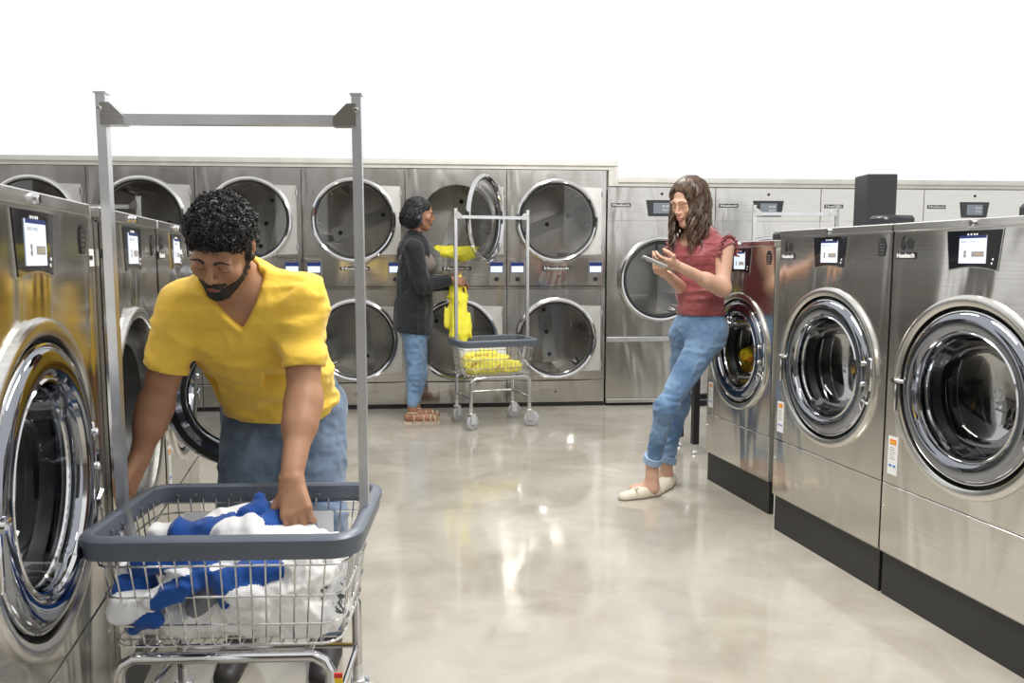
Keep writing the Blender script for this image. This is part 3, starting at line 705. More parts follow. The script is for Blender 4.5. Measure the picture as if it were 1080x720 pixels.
# ------------------------------------------------------------------ large single dryers at the back right
def make_large(label):
    t = empty('large_tumble_dryer', (0, 0, 0), 0, label, 'dryer', 'large single tumble dryers on the back wall'); hw = .445; H = 1.785; cz, cx, R = 1.04, 0.0, .352
    b = MB(); b.box(-hw, -hw + .002, 0.003, .95, .05, H); b.box(hw - .002, hw, .003, .95, .05, H); b.box(-hw, hw, .948, .95, .05, H); b.box(-hw, hw, .003, .95, H - .002, H); b.build('cabinet', 'steel_soft', t, False)
    b = MB(); b.holeplate(-hw, hw, .575, 1.508, 0, cx, cz, .30); b.build('front_panel', 'steel_soft', t, False)
    b = MB(); b.box(-hw, hw, -.003, .004, 1.516, H - .002, 0, .002); b.box(-hw, hw, 0.002, .006, 1.506, 1.517); cp = b.build('control_fascia', 'steel_soft', t, False)
    b = MB(); b.prism([(-.128, 1.682), (-.108, 1.552), (.108, 1.552), (.128, 1.682)][::-1], -.010, -.002); pn = b.build('control_panel', 'gloss', t, False)
    b = MB(); b.box(-.07, .07, -.0115, -.009, 1.575, 1.66, 0); text_mb(b, '45:00', .03, 1.632, .026, -.0118, .0004, 1); text_mb(b, 'HIGH', .03, 1.603, .022, -.0118, .0004, 1); b.build('screen', ['screen_dim', 'letter'], pn, False)
    b = MB(); b.lathe([(.0005, -.009), (.010, -.008), (.012, -.003)], (.0, 0, 1.732), 12); b.build('lock', 'ink', t)
    b = MB(); b.box(-.415, -.255, -.006, -.002, 1.625, 1.655, 0); text_mb(b, 'Huebsch', -.335, 1.64, .026, -.0065, .0006, 1, width=.14, bold=.0005); b.build('name_badge', ['ink', 'letter'], t, False)
    b = MB(); b.box(-hw, hw, -.003, .004, .06, .53, 0, .002); b.box(-hw + .4, -hw + .404, -.005, -.002, .06, .53); b.build('lower_panel', 'steel_soft', t, False)
    b = MB(); b.box(-hw, hw, -.022, .004, .532, .572, 0, .006); b.build('lint_drawer_rail', 'zinc', t, False)
    b = MB(); b.box(-hw, hw, -.02, .004, .025, .058, 0, .004); b.build('kick_rail', 'steel_trim', t, False)
    b = MB(); b.box(-hw, hw, .03, .6, 0, .05); b.build('plinth', 'base', t, False)
    b = MB(); b.lathe([(.30, .0), (.298, .04), (.33, .05), (.39, .06), (.39, .7)], (cx, 0, cz), 48); b.lathe([(.39, .7), (.0005, .695)], (cx, 0, cz), 40, mi=1)
    for i in range(4):
        a = i * PI / 2 - .5; cc, ss = math.cos(a), math.sin(a); r0, r1 = .39, .27
        b.add([(r0 * cc - .03 * ss, .1, cz + r0 * ss + .03 * cc), (r1 * cc, .1, cz + r1 * ss), (r0 * cc + .03 * ss, .1, cz + r0 * ss - .03 * cc), (r0 * cc - .03 * ss, .68, cz + r0 * ss + .03 * cc), (r1 * cc, .68, cz + r1 * ss), (r0 * cc + .03 * ss, .68, cz + r0 * ss - .03 * cc)], [(0, 1, 4, 3), (1, 2, 5, 4), (0, 2, 1)], 1)
    b.build('drum', ['drum', 'drumplate'], t)
    hx = .40; X = cx - hx; d = MB()
    d.lathe([(.30, 0), (R - .01, 0), (R, -.016), (R - .008, -.034), (R - .022, -.038), (R - .036, -.03), (R - .042, -.012), (.30, -.006), (.30, 0)], (X, 0, 0), 72)
    o = d.build('door', 'chrome', t); o.location = (hx, -.006, cz)
    b = MB(); b.lathe([(.0005, -.012), (.15, -.0118), (.312, -.010)], (X, 0, 0), 56); b.build('door_glass', 'glass_dark', o)
    b = MB(); b.lathe([(.31, -.014), (.300, -.018), (.288, -.012), (.286, .02)], (X, 0, 0), 64); b.build('seal', 'rubber', o)
    for z in (-.12, .05): b = MB(); b.box(-.03, .01, -.02, .0, z, z + .07, 0, .004); b.build('hinge', 'chrome', o)
    return t
lg = ['large single stainless tumble dryer directly behind the phone-holding woman, its dark round door in view',
      'large single stainless tumble dryer, second from the tall stacked row, behind the empty cart rack',
      'large single stainless tumble dryer mostly hidden behind the charcoal column',
      'large single stainless tumble dryer at the far right end of the back row']
for i in range(4):
    d = make_large(lg[i]) if i == 0 else copy_tree(d0)
    if i == 0: d0 = d
    tag(d, lg[i], 'dryer'); d.location = wall_pt(1.323 + .893 * (i + .5)); d.rotation_euler = (0, 0, W_ROT)

# ------------------------------------------------------------------ laundry carts
def rrect(hx, hy, r, n=7):
    pts = []
    for cx, cy, a0 in ((hx - r, hy - r, 0), (-hx + r, hy - r, PI / 2), (-hx + r, -hy + r, PI), (hx - r, -hy + r, 3 * PI / 2)):
        for i in range(n + 1):
            a = a0 + PI / 2 * i / n; pts.append((cx + r * math.cos(a), cy + r * math.sin(a)))
    return pts
def make_cart(label, full=True):
    t = empty('laundry_cart', (0, 0, 0), 0, label, 'cart', 'wire laundry carts')
    HX, HY, ZR, ZB = .283, .198, .632, .385
    # bumper rim
    b = MB(); prof = [(-.012, -.04), (.0, -.046), (.006, -.044), (.009, -.02), (.012, -.016), (.012, -.003), (.004, .004), (-.010, .005), (-.016, .0), (-.016, -.03)]
    n = 7; base = rrect(HX, HY, .055, n); L = len(base); vs = []; fs = []
    for i in range(L):
        p, q = base[i - 1], base[(i + 1) % L]; tx, ty = q[0] - p[0], q[1] - p[1]; l = math.hypot(tx, ty); nx, ny = ty / l, -tx / l
        for o_, z in prof: vs.append((base[i][0] + nx * o_, base[i][1] + ny * o_, ZR + z))
    K = len(prof)
    for i in range(L):
        for k in range(K): fs.append((i * K + k, ((i + 1) % L) * K + k, ((i + 1) % L) * K + (k + 1) % K, i * K + (k + 1) % K))
    b.add(vs, fs)
    for i in range(11):
        x = -.22 + .044 * i
        for sy in (-1, 1): b.lathe([(.0005, -sy * .004), (.004, -sy * .003), (.005, 0)], (x, sy * (HY - .017), ZR - .022), 8)
    for i in range(6):
        y = -.125 + .05 * i
        for sx in (-1, 1): b.lathe([(.0005, -sx * .004), (.004, -sx * .003), (.005, 0)], (sx * (HX - .017), y, ZR - .022), 8, axis='x')
    rim = b.build('bumper_rim', 'rim', t)
    # basket wires
    b = MB()
    def lvl(z):
        f = (ZR - z) / (ZR - ZB); return HX - .014 - .030 * f, HY - .014 - .028 * f
    for z in (ZR - .04, ZR - .065, ZR - .135, ZR - .2, ZB):
        hx, hy = lvl(z); b.tube([(x, y, z) for x, y in rrect(hx + .003, hy + .003, .045, 4)], .0026 if z != ZB else .0034, 6, True)
    hx0, hy0 = lvl(ZR - .03); hx1, hy1 = lvl(ZB)
    for i in range(15):
        u = -1 + 2 * i / 14 * 1.0
        for sy in (-1, 1):
            b.tube([(u * (hx0 - .045), sy * hy0, ZR - .03), (u * (hx1 - .04), sy * hy1, ZB), (u * (hx1 - .04), sy * (hy1 - .012), ZB - .006)], .0019, 5)
    for i in range(10):
        u = -1 + 2 * i / 9
        for sx in (-1, 1):
            b.tube([(sx * hx0, u * (hy0 - .04), ZR - .03), (sx * hx1, u * (hy1 - .035), ZB), (sx * (hx1 - .012), u * (hy1 - .035), ZB - .006)], .0019, 5)
    for i in range(15):
        u = (-1 + 2 * i / 14) * (hx1 - .04); b.tube([(u, -hy1 + .01, ZB - .006), (u, hy1 - .01, ZB - .006)], .0019, 5)
    for i in range(10):
        u = (-1 + 2 * i / 9) * (hy1 - .035); b.tube([(-hx1 + .01, u, ZB - .003), (hx1 - .01, u, ZB - .003)], .0019, 5)
    b.build('wire_basket', 'wire', t)
    b = MB(); b.box(-.20, .17, HY - .034, HY - .032, ZR - .2, ZR - .06, 0); b.build('sign_plate', 'white', t, False)
    # chassis
    b = MB(); lx, ly = .222, .172
    for sy in (-1, 1):
        b.tube([(-lx, sy * ly, .155), (-lx, sy * ly, .33), (-lx + .012, sy * ly, .352), (-lx + .035, sy * ly, .365), (lx - .035, sy * ly, .365), (lx - .012, sy * ly, .352), (lx, sy * ly, .33), (lx, sy * ly, .155)], .0125, 12)
    for sx in (-1, 1):
        b.tube([(sx * (lx - .05), -ly, .366), (sx * (lx - .05), ly, .366)], .009, 10)
        b.tube([(sx * lx, -ly, .215), (sx * lx, ly, .215)], .007, 8)
    b.tube([(-lx, ly, .215), (lx, ly, .215)], .007, 8)
    b.build('chassis', 'chrome', t)
    for i, (sx, sy, a) in enumerate(((-1, -1, .5), (1, -1, -.4), (-1, 1, .7), (1, 1, .2))):
        c = MB(); c.tube([(0, 0, .165), (0, 0, .125)], .013, 12); c.box(-.018, .018, -.017, .017, .112, .126, 0, .002)
        for s_ in (-1, 1): c.box(-.014, .03, s_ * .017 - .0015, s_ * .017 + .0015, .045, .12, 0)
        fk = c.build('caster_fork', 'zinc', t); fk.location = (sx * lx, sy * ly, 0); fk.rotation_euler = (0, 0, a)
        c = MB(); c.lathe([(.0005, -.013), (.02, -.014), (.022, -.009), (.046, -.010), (.053, -.007), (.056, 0), (.053, .007), (.046, .010), (.022, .009), (.02, .014), (.0005, .013)], (.016, 0, .057), 30)
        c.build('wheel', 'wheelgrey', fk)
    # double pole rack
    for sx in (-1, 1):
        b = MB(); x = sx * .274
        b.tube([(sx * .205, 0, .362), (sx * .232, 0, .40), (x - sx * .012, 0, .585), (x, 0, .64), (x, 0, 1.557)], .0145, 4, sq=True); b.box(x - .013, x + .013, -.013, .013, 1.557, 1.561)
        
        b.build('rack_post', 'zinc', t, False)
        b = MB(); b.prism([(x, 1.538), (x, 1.490), (x - sx * .05, 1.490), (x - sx * .05, 1.508), (x - sx * .02, 1.538)], -.0155, .0155); b.lathe([(.0005, -.021), (.004, -.021), (.006, -.017), (.006, 0)], (x, 0, 1.524), 10)
        b.build('rack_bracket', 'steel_trim', t, False)
    b = MB(); b.box(-.255, .255, -.011, .011, 1.492, 1.514); b.build('rack_rail', 'zinc', t, False)
    b = MB(); b.tube([(-.19, 0, .366), (.19, 0, .366)], .009, 8); b.build('lower_rail', 'chrome', t, False)
    return t
cart = make_cart('wire laundry cart in the front, piled with white sheets and a blue striped towel')
cart.location = (-.198, 1.872, 0); cart.rotation_euler = (0, 0, math.radians(-11))
c2 = copy_tree(cart); tag(c2, 'wire laundry cart with yellow laundry, beside the woman in black by the dryers'); c2.location = (1.16, 5.66, 0); c2.rotation_euler = (0, 0, math.radians(8))
cp3 = at(838, 213, 4.3); c3 = copy_tree(cart); tag(c3, 'laundry cart whose empty rack rises behind the right-hand washing machines'); c3.location = (cp3.x + .75, cp3.y + .1, 0)
cq = at(836.5, 300, 4.78); c3.location = (cq.x, cq.y, 0); c3.rotation_euler = (0, 0, math.radians(-13))
cp4 = at(130, 212, 4.6); c4 = copy_tree(cart); tag(c4, 'laundry cart whose rack rises behind the left-hand washing machines'); c4.location = (-1.31, 5.03, 0); c4.rotation_euler = (0, 0, math.radians(-13))
for ch in cart.children:
    if ch.name.startswith('chassis'):
        b = MB(); b.box(.222, .248, -.18, -.176, .30, .318, 0); b.box(.222, .248, -.1805, -.176, .318, .328, 1); b.build('label_tag', ['yellowtag', 'redtag'], ch, False)

# ------------------------------------------------------------------ black work table behind
t = empty('work_table', (2.44, 4.60, 0), 0, 'black steel-legged table standing behind the phone-holding woman\'s legs', 'table')
b = MB(); b.box(-.265, .265, -.15, .15, .80, .835, 0, .004); b.build('tabletop', 'paint', t, False)
for sx in (-1, 1):
    for sy in (-1, 1):
        b = MB(); b.box(sx * .235 - .02, sx * .235 + .02, sy * .11 - .02, sy * .11 + .02, .06, .80, 0, .002); l = b.build('leg', 'blackmetal', t, False)
        b = MB(); b.tube([(sx * .235, sy * .11, .02), (sx * .235, sy * .11, .065)], .006, 8); b.lathe([(.0005, 0), (.018, 0), (.02, .008), (.012, .022), (.0005, .024)], (sx * .235, sy * .11, 0), 14, axis='z'); b.build('levelling_foot', 'zinc', l)
b = MB(); b.box(-.235, .235, -.125, -.095, .30, .335); b.box(-.235, .235, .095, .125, .30, .335); b.box(-.25, -.22, -.11, .11, .30, .335); b.box(.22, .25, -.11, .11, .30, .335); b.build('stretcher', 'blackmetal', t, False)

# ------------------------------------------------------------------ people
def nrm(v): v = V3(v); return v / np.linalg.norm(v)
def frame(f, u):
    """columns: person's own side axis, back axis, up axis"""
    f = nrm(f); u = V3(u); u = nrm(u - f * (u @ f)); ey = -f; ex = np.cross(ey, u); return np.stack([ex, ey, u], 1)
class Head:
    def __init__(s, c, f, u, sc=1.0): s.c = V3(c); s.R = frame(f, u); s.sc = sc
    def p(s, x, y, z): return s.c + s.R @ (np.array([x, y, z]) * s.sc)
    def loc(s, C): return ((C - s.c) @ s.R) / s.sc
    def sculpt(s, S, neck, neck_r=.055, female=False):
        q = s.sc; E = lambda c, r, k=.015, op='u': S.ell(s.p(*c), np.array(r) * q, s.R, k * q, op); Cn = lambda a, b, ra, rb, k=.012, op='u': S.cone(s.p(*a), s.p(*b), ra * q, rb * q, k * q, op)
        S.cone(s.p(0, .022, -.05), neck, neck_r * q, neck_r * 1.08, .03)
        E((0, .018, .035), (.074, .094, .082), .0)
        E((0, -.028, -.035), (.060 if not female else .057, .060, .078), .03)
        Cn((-.045, .0, -.055), (-.012, -.062, -.100), .022, .018, .03); Cn((.045, .0, -.055), (.012, -.062, -.100), .022, .018, .03)
        E((0, -.073, -.101), (.020, .016, .016) if not female else (.015, .014, .015), .018)
        E((-.024, -.078, .022), (.030, .012, .009), .018); E((.024, -.078, .022), (.030, .012, .009), .018)
        for x in (-.031, .031): E((x, -.098 if not female else -.107, .002), (.019, .020, .013), .016, 's')
        for x in (-.031, .031):
            E((x, -.0735 if not female else -.0725, .000), (.0160, .0130, .0125) if not female else (.0165, .0105, .0115), .004 if not female else .014)
        E((-.040, -.058, -.028), (.024, .024, .022), .02); E((.040, -.058, -.028), (.024, .024, .022), .02)
        Cn((0, -.086, .012), (0, -.106, -.026), .0065, .0095 if not female else .008, .010)
        for x in (-.010, .010): E((x, -.096, -.031), (.0075, .010, .0065), .006)
        E((0, -.081, -.052), (.024, .016, .020), .015)
        E((0, -.0955, -.0565), (.021, .008, .0048), .004); E((0, -.0945, -.0665), (.018, .0085, .0062), .004)
        E((0, -.107, -.0612), (.018, .008, .0011), .002, 's')
        for x in (-1, 1):
            E((x * .076, .008, -.008), (.007, .017, .031), .006); E((x * .082, .004, -.004), (.004, .009, .018), .004, 's'); E((x * .078, .022, .002), (.007, .008, .024), .006)
    def lips(s, C): 
        L = s.loc(C); return ((L[:, 0] / .0215) ** 2 + ((L[:, 2] + .0612) / .0115) ** 2 < 1) & (L[:, 1] < -.086)
def strip(mb, pts, r, n=5, mi=0): mb.tube(pts, r, n, mi=mi)
def face_marks(h, S, MOo, parent, mat, brow=.0035):
    def on(x, z, lift=.0):
        y = -.125
        while y < .0 and S.val(h.p(x, y, z)) > 0: y += .001
        return h.p(x, y - lift, z) - V3((MOo[0], MOo[1], 0))
    for x in (-1, 1):
        b = MB(); b.tube([on(x * (.013 + .036 * i / 7), .0225 + .006 * math.sin(PI * (i / 7) ** .8)) for i in range(8)], lambda t: brow * h.sc * (1.1 - .8 * t), 6)
        b.build('eyebrow', mat, parent)
        b = MB(); b.tube([on(x * (.031 + .0150 * math.cos(a)), -.0035 - .0042 * math.sin(a)) for a in [PI * i / 8 for i in range(9)]], (.0011 if brow > .0035 else .0008) * h.sc, 5)
        b.build('eyelash', mat, parent)
def hand(S, w, d, n, side, L=.185, curl=(.5, .5, .5, .5), thumb=(.5, .3), spread=.0, k=.008):
    """w wrist, d pointing direction, n palm normal (side the fingers curl to), side = +1/-1: thumb along d x n * side"""
    w, d = V3(w), nrm(d); n = V3(n); n = nrm(n - d * (n @ d)); s = np.cross(d, n) * side; q = L / .185
    rot = lambda v, a: v * math.cos(a) + n * math.sin(a)
    fl = (.072, .080, .075, .058)
    for i in range(4):
        o = (.027 - .0185 * i) * q; base = w + d * (.088 - .004 * abs(i - 1)) * q + s * o
        S.cone(w + s * o * .55 + d * .006 * q, base, .0145 * q, .0115 * q, k + .006)
        a = curl[i] * .6; p = base; dirn0 = nrm(d + s * spread * (1.5 - i) * .25)
        for seg, (fr, rr) in enumerate(((.45, .0095), (.30, .0086), (.25, .0076))):
            dv = dirn0 * math.cos(a) + n * math.sin(a); p2 = p + dv * fl[i] * fr * q
            S.cone(p, p2, rr * q, (rr - .0009) * q, .0025); p = p2; a += curl[i]
    b = w + d * .022 * q + s * .024 * q; dv = nrm(d * .65 + s * .62 + n * .28)
    p1 = b + dv * .040 * q; S.cone(w + d * .02 * q + s * .01 * q, p1, .016 * q, .0115 * q, k + .004)
    dv2 = nrm(dv * math.cos(thumb[0]) + (d * .6 + n * .6 - s * .5) * math.sin(thumb[0])); p2 = p1 + dv2 * .034 * q; S.cone(p1, p2, .0105 * q, .0095 * q, .003)
    dv3 = nrm(dv2 * math.cos(thumb[1]) + (n * .7 - s * .6) * math.sin(thumb[1])); S.cone(p2, p2 + dv3 * .026 * q, .0095 * q, .0078 * q, .003)
def box_of(*pts, m=.1):
    P = np.array([V3(p) for p in pts]); return P.min(0) - m, P.max(0) + m

# ---- the man bending over the cart
sh_r, sh_l = at(193, 325, 2.20), at(317, 316, 2.14)      # shoulders: his right (left in the photo), his left
el_r, wr_r = at(165, 425, 2.24), at(147, 484, 2.20)
el_l, wr_l = at(321, 418, 2.08), at(307, 506, 1.93)
neck_b = at(252, 303, 2.15)
hc = at(233, 260, 2.035); hd = Head(hc, (-.22, -.70, -.68), (-.02, -.68, .72), .91)
pel = Vector((-.135, 2.50, .745))
hipR, hipL = Vector((-.22, 2.53, .74)), Vector((-.055, 2.52, .74))
knR, knL = Vector((-.26, 2.37, .42)), Vector((-.035, 2.36, .42)); anR, anL = Vector((-.28, 2.47, .09)), Vector((-.03, 2.40, .09))
lo, hi = box_of(sh_r, sh_l, hc, pel, knR, anL, wr_l, wr_r, m=.22); lo[2] = -.01
def fb(p, m): return (V3(p) - m, V3(p) + m)
S = SDF(lo, hi, .0075, [fb(hc, .13), fb(wr_l, .11), fb(wr_r, .11)], .0027)
ax = V3(neck_b) - V3(pel); fr = nrm(np.cross(ax, (1, 0, 0))); fr = fr if fr[1] < 0 else -fr
ch = V3(pel) + ax * .72
S.cone(pel, ch, .130, .145, .05, flat=(fr, 1.4)); S.cone(ch, V3(neck_b) - ax * .08, .145, .10, .05, flat=(fr, 1.35))
S.cone(sh_r, sh_l, .055, .055, .05)
S.chain([sh_r, el_r, wr_r], [.052, .040, .026], .02); S.chain([sh_l, el_l, wr_l], [.054, .041, .027], .02)
S.cone(V3(el_r) + (V3(wr_r) - V3(el_r)) * .1, V3(el_r) + (V3(wr_r) - V3(el_r)) * .35, .040, .038, .03); S.cone(V3(el_l) + (V3(wr_l) - V3(el_l)) * .1, V3(el_l) + (V3(wr_l) - V3(el_l)) * .35, .042, .041, .03)
S.chain([hipR, knR, anR], [.085, .055, .038], .03); S.chain([hipL, knL, anL], [.085, .055, .038], .03)
hd.sculpt(S, neck_b, .054)
dl = nrm(V3(at(313, 545, 1.87)) - V3(wr_l)); hand(S, wr_l, dl, (.25, .75, -.5), -1, .185, (.80, .85, .85, .85), (.5, .5))
dr = nrm(V3(at(133, 508, 2.13)) - V3(wr_r)); hand(S, wr_r, (-.25, -.45, -.75), (-.9, .3, .1), 1, .18, (.45, .5, .55, .6), (.4, .4))
S_man = S
man = S.mesh('person', ['skin_m', 'lip_m'], None, lambda C: hd.lips(C).astype(int), origin=(pel.x, pel.y, 0))
tag(man, 'man in a yellow v-neck t-shirt and jeans bending over the front laundry cart', 'person')
MO = (pel.x, pel.y, 0)
face_marks(hd, S_man, MO, man, 'beard', .0042)
# t-shirt
lo, hi = box_of(sh_r, sh_l, neck_b, pel, m=.2)
S = SDF(lo, hi, .0055)
hem = V3(pel) + np.array([0, .0, .0])
S.cone(V3(pel) - ax * .04, V3(pel) + ax * .35, .166, .158, .05, flat=(fr, 1.30)); S.cone(V3(pel) + ax * .35, ch, .158, .172, .05, flat=(fr, 1.28)); S.cone(ch, V3(neck_b) - ax * .04, .168, .112, .05, flat=(fr, 1.30))
S.cone(sh_r, neck_b, .056, .056, .04); S.cone(sh_l, neck_b, .056, .056, .04); S.cone(sh_r, sh_l, .064, .064, .04)
slr = V3(sh_r) + (V3(el_r) - V3(sh_r)) * .62; sll = V3(sh_l) + (V3(el_l) - V3(sh_l)) * .70
S.cone(sh_r, slr, .062, .058, .03); S.cone(sh_l, sll, .064, .058, .03)
for pts, r0 in (([(215, 345), (240, 400), (262, 418)], .02), ([(335, 345), (325, 390), (340, 425)], .018), ([(250, 350), (275, 385), (300, 400)], .014)):
    pass
S.displace(.010, (7, 7, 17), 1.3); S.displace(.004, (18, 18, 34), 5.1)
# folds running from armpits to hem
dS = nrm(V3(el_r) - V3(sh_r)); S.cut(dS, slr, V3(slr) - .13, V3(slr) + .11); dS = nrm(V3(el_l) - V3(sh_l)); S.cut(dS, sll, V3(sll) - .10, V3(sll) + .12)
S.cut((-.06, .02, -1), (pel.x, pel.y, .735))
S.cone(V3(neck_b) - nrm(ax) * .02, hd.p(0, .022, -.05), .060, .066, .010, 's')
sd = nrm(np.cross(fr, ax)); sd = sd if sd[0] > 0 else -sd; au = nrm(ax); vb = V3(neck_b) - au * .052 + fr * .08 + sd * .002
G = np.meshgrid(*S.ax, indexing='ij'); rel = [g - v for g, v in zip(G, vb)]
uu = sum(r * q for r, q in zip(rel, sd)); vv = sum(r * q for r, q in zip(rel, au)); ww = sum(r * q for r, q in zip(rel, fr))
S.F = np.maximum(S.F, -np.maximum(np.abs(uu) * .80 - vv * .60, -(ww + .075))).astype(np.float32)
S.mesh('t_shirt', 'tee', man).location = (-MO[0], -MO[1], 0)
# chest skin must show inside the neckline: collar band
# jeans
lo, hi = box_of(pel, hipR, hipL, knR, knL, anR, anL, m=.17); lo[2] = .03
S = SDF(lo, hi, .006)
S.ell((pel.x, pel.y + .0, pel.z + .01), (.168, .125, .17), None, .03)
S.chain([hipR, knR, anR + Vector((0, 0, .02))], [.105, .075, .062], .03); S.chain([hipL, knL, anL + Vector((0, 0, .02))], [.105, .075, .062], .03)
S.displace(.006, (12, 12, 20), 2.2); S.displace(.003, (30, 30, 36), 8.1)
S.cut((0, 0, -1), (0, 0, .07))
S.mesh('jeans', 'denim_grey', man).location = (-MO[0], -MO[1], 0)
def shoe(parent, heel, toe, w, mat, MOo, name='shoe', h=.06, sole='sole'):
    h0, t0 = V3(heel), V3(toe); d = nrm(t0 - h0); lo, hi = box_of(heel, toe, m=.09); lo[2] = -.004; hi[2] = .14
    S = SDF(lo, hi, .004)
    S.cone(h0 + (0, 0, h * .5), h0 + (t0 - h0) * .4 + np.array([0, 0, h * .42]), w * .42, w * .42, .02); S.cone(h0 + (t0 - h0) * .4 + np.array([0, 0, h * .40]), t0 + np.array([0, 0, h * .18]) - d * .03, w * .45, w * .38, .02, flat=((0, 0, 1), 1.15))
    S.cut((0, 0, -1), (0, 0, .003)); S.cut((0, 0, 1), (0, 0, h))
    o = S.mesh(name, [mat, sole], parent, lambda C: (C[:, 2] < .012).astype(int)); o.location = (-MOo[0], -MOo[1], 0); return o
shoe(man, (-.02, 2.44, 0), (-.045, 2.21, 0), .10, 'shoe_dark', MO, sole='shoe_dark', h=.075); shoe(man, (-.28, 2.51, 0), (-.31, 2.27, 0), .10, 'shoe_dark', MO, sole='shoe_dark', h=.075)
# hair and beard
S = SDF(V3(hc) - .17, V3(hc) + .17, .0035)
S.ell(hd.p(0, .022, .048), (.071, .087, .076), hd.R, .0); S.ell(hd.p(0, -.028, .080), (.056, .046, .030), hd.R, .03); S.ell(hd.p(0, .06, -.01), (.064, .050, .066), hd.R, .03)
S.displace(.005, (60, 60, 60), 4, ridged=False)
Rf = hd.R
S.cut(-Rf[:, 2] + -Rf[:, 1] * .9, hd.p(0, -.075, .058))
S.ell(hd.p(0, -.085, .0), (.075, .062, .062), hd.R, .0, 's'); S.ell(hd.p(0, -.02, -.085), (.10, .10, .065), hd.R, .0, 's')
for x in (-.08, .08): S.ell(hd.p(x, .004, -.010), (.03, .026, .036), hd.R, .004, 's')
ho = S.mesh('hair', 'hair_black', man); ho.location = (-MO[0], -MO[1], 0)
b = MB()
nv_ = len(ho.data.vertices); hv = np.zeros(nv_ * 3); ho.data.vertices.foreach_get('co', hv); hv = hv.reshape(-1, 3) - V3(MO)
hn = np.zeros(nv_ * 3); ho.data.vertex_normals.foreach_get('vector', hn); hn = hn.reshape(-1, 3)
for i in rng.integers(0, nv_, 2300):
    P, nl = hv[i], hn[i]; c0 = P + nl * rng.uniform(-.004, .004)
    u = nrm(np.cross(nl, rng.normal(size=3))); v = np.cross(nl, u); rr = rng.uniform(.0035, .0065); st = rng.uniform(0, 6.28)
    pts = [c0 + u * rr * math.cos(st + a) + v * rr * math.sin(st + a) * .8 + nl * (a * .0011 + .003 * math.sin(a)) for a in np.linspace(0, rng.uniform(4, 7.5), 8)]
    b.tube(pts, rng.uniform(.0012, .0021), 4, cap=False)
for i in range(30):
    x = rng.uniform(-.05, .055); c0 = np.array([x, -.077 + abs(x) * .3, .068 + rng.uniform(-.012, .008)])
    pts = [hd.p(*(c0 + np.array([.008 * math.cos(a + i), -.006 + .002 * a, -.004 * a + .007 * math.sin(a + i)]))) - V3(MO) for a in np.linspace(0, 5.5, 10)]
    b.tube(pts, .0013, 4, cap=False)
cu_ = b.build('curls', 'hair_black', ho); cu_.location = (MO[0], MO[1], 0)
S = SDF(V3(hc) - .15, V3(hc) + .13, .0028); hd.sculpt(S, hd.p(0, .022, -.06), .03); S.F -= .0022; S.displace(.0016, (140, 140, 140), 2, ridged=False)
# keep a jaw-and-chin region only
pts = np.meshgrid(*S.ax, indexing='ij'); Pl = np.stack([q.ravel() for q in pts], 1); Ll = hd.loc(Pl)
ax_, ay_, az_ = np.abs(Ll[:, 0]), Ll[:, 1], Ll[:, 2]
keep_jaw = np.maximum.reduce([az_ + .066 + (ay_ + .08) * (-.50), ay_ - .022, -az_ - .16])       # below a rising cheek line
mous = np.maximum.reduce([ax_ - .031, np.abs(az_ + .0465 + ax_ * .25) - .0065, ay_ + .07]); mouth = np.sqrt(ax_ ** 2 + ((az_ + .0615) * 1.7) ** 2) - .0215
side = np.maximum.reduce([.054 - ax_, np.abs(ay_ + .004) - .011, az_ - .03, -az_ - .09])
reg = np.minimum(np.minimum(np.maximum(keep_jaw, -mouth), mous), side).reshape(S.F.shape); neckcut = (-(az_) - .118).reshape(S.F.shape)
S.F = np.maximum(np.maximum(S.F, reg), neckcut).astype(np.float32)
S.mesh('beard', 'beard', man).location = (-MO[0], -MO[1], 0)


# ---- woman in burgundy leaning on the small machine
YB = 3.70
nk = at(737, 243, YB + .02); s_n, s_f = at(764, 262, YB - .12), at(716, 262, YB + .12)
hc = at(726, 212, YB - .03); fd = (-.88, -.42, -.40); ud = (-.22, -.16, 1); hw_ = Head(hc, fd, ud, .94)
e_n, w_n = at(762, 304, YB - .17), at(712, 279, YB - .27)
e_f, w_f = at(722, 306, YB + .05), at(704, 290, YB - .16)
pel = at(739, 338, YB + .02); hN, hF = at(748, 352, YB - .05), at(724, 352, YB + .10)
kN, aN = at(702, 430, YB - .10), at(688, 487, YB - .0)
kF, aF = at(716, 428, YB + .20), at(703, 488, YB + .18)
WO = (pel.x, pel.y, 0)
lo, hi = box_of(nk, s_n, s_f, hc, e_n, w_n, w_f, pel, kN, aN, kF, aF, m=.2); lo[2] = -.01
S = SDF(lo, hi, .0075, [fb(hc, .13), fb(w_n, .10)], .0027)
ax = V3(nk) - V3(pel); side = nrm(V3(s_n) - V3(s_f)); fr = nrm(np.cross(side, ax)); fr = fr if fr @ V3((-1, -1, 0)) > 0 else -fr
S.cone(pel, V3(pel) + ax * .4, .105, .095, .05, flat=(fr, 1.3)); S.cone(V3(pel) + ax * .4, V3(pel) + ax * .78, .105, .13, .05, flat=(fr, 1.3)); S.cone(s_n, s_f, .036, .036, .03); S.cone(V3(pel) + ax * .78, nk, .12, .05, .04, flat=(fr, 1.3))
S.chain([s_n, e_n, w_n], [.045, .034, .022], .02); S.chain([s_f, e_f, w_f], [.043, .033, .022], .02)
S.cone(e_n, V3(e_n) + (V3(w_n) - V3(e_n)) * .35, .036, .034, .03)
S.chain([hN, kN, aN], [.062, .032, .029], .02); S.chain([hF, kF, aF], [.062, .032, .029], .02)
for a_, t_ in ((aN, at(655, 516, YB + .06)), (aF, at(692, 503, YB + .17))): S.cone(a_, Vector((a_.x, a_.y, .05)), .033, .034, .02); S.cone(Vector((a_.x, a_.y, .045)), Vector((t_.x * .6 + a_.x * .4, t_.y * .6 + a_.y * .4, .03)), .032, .026, .03)
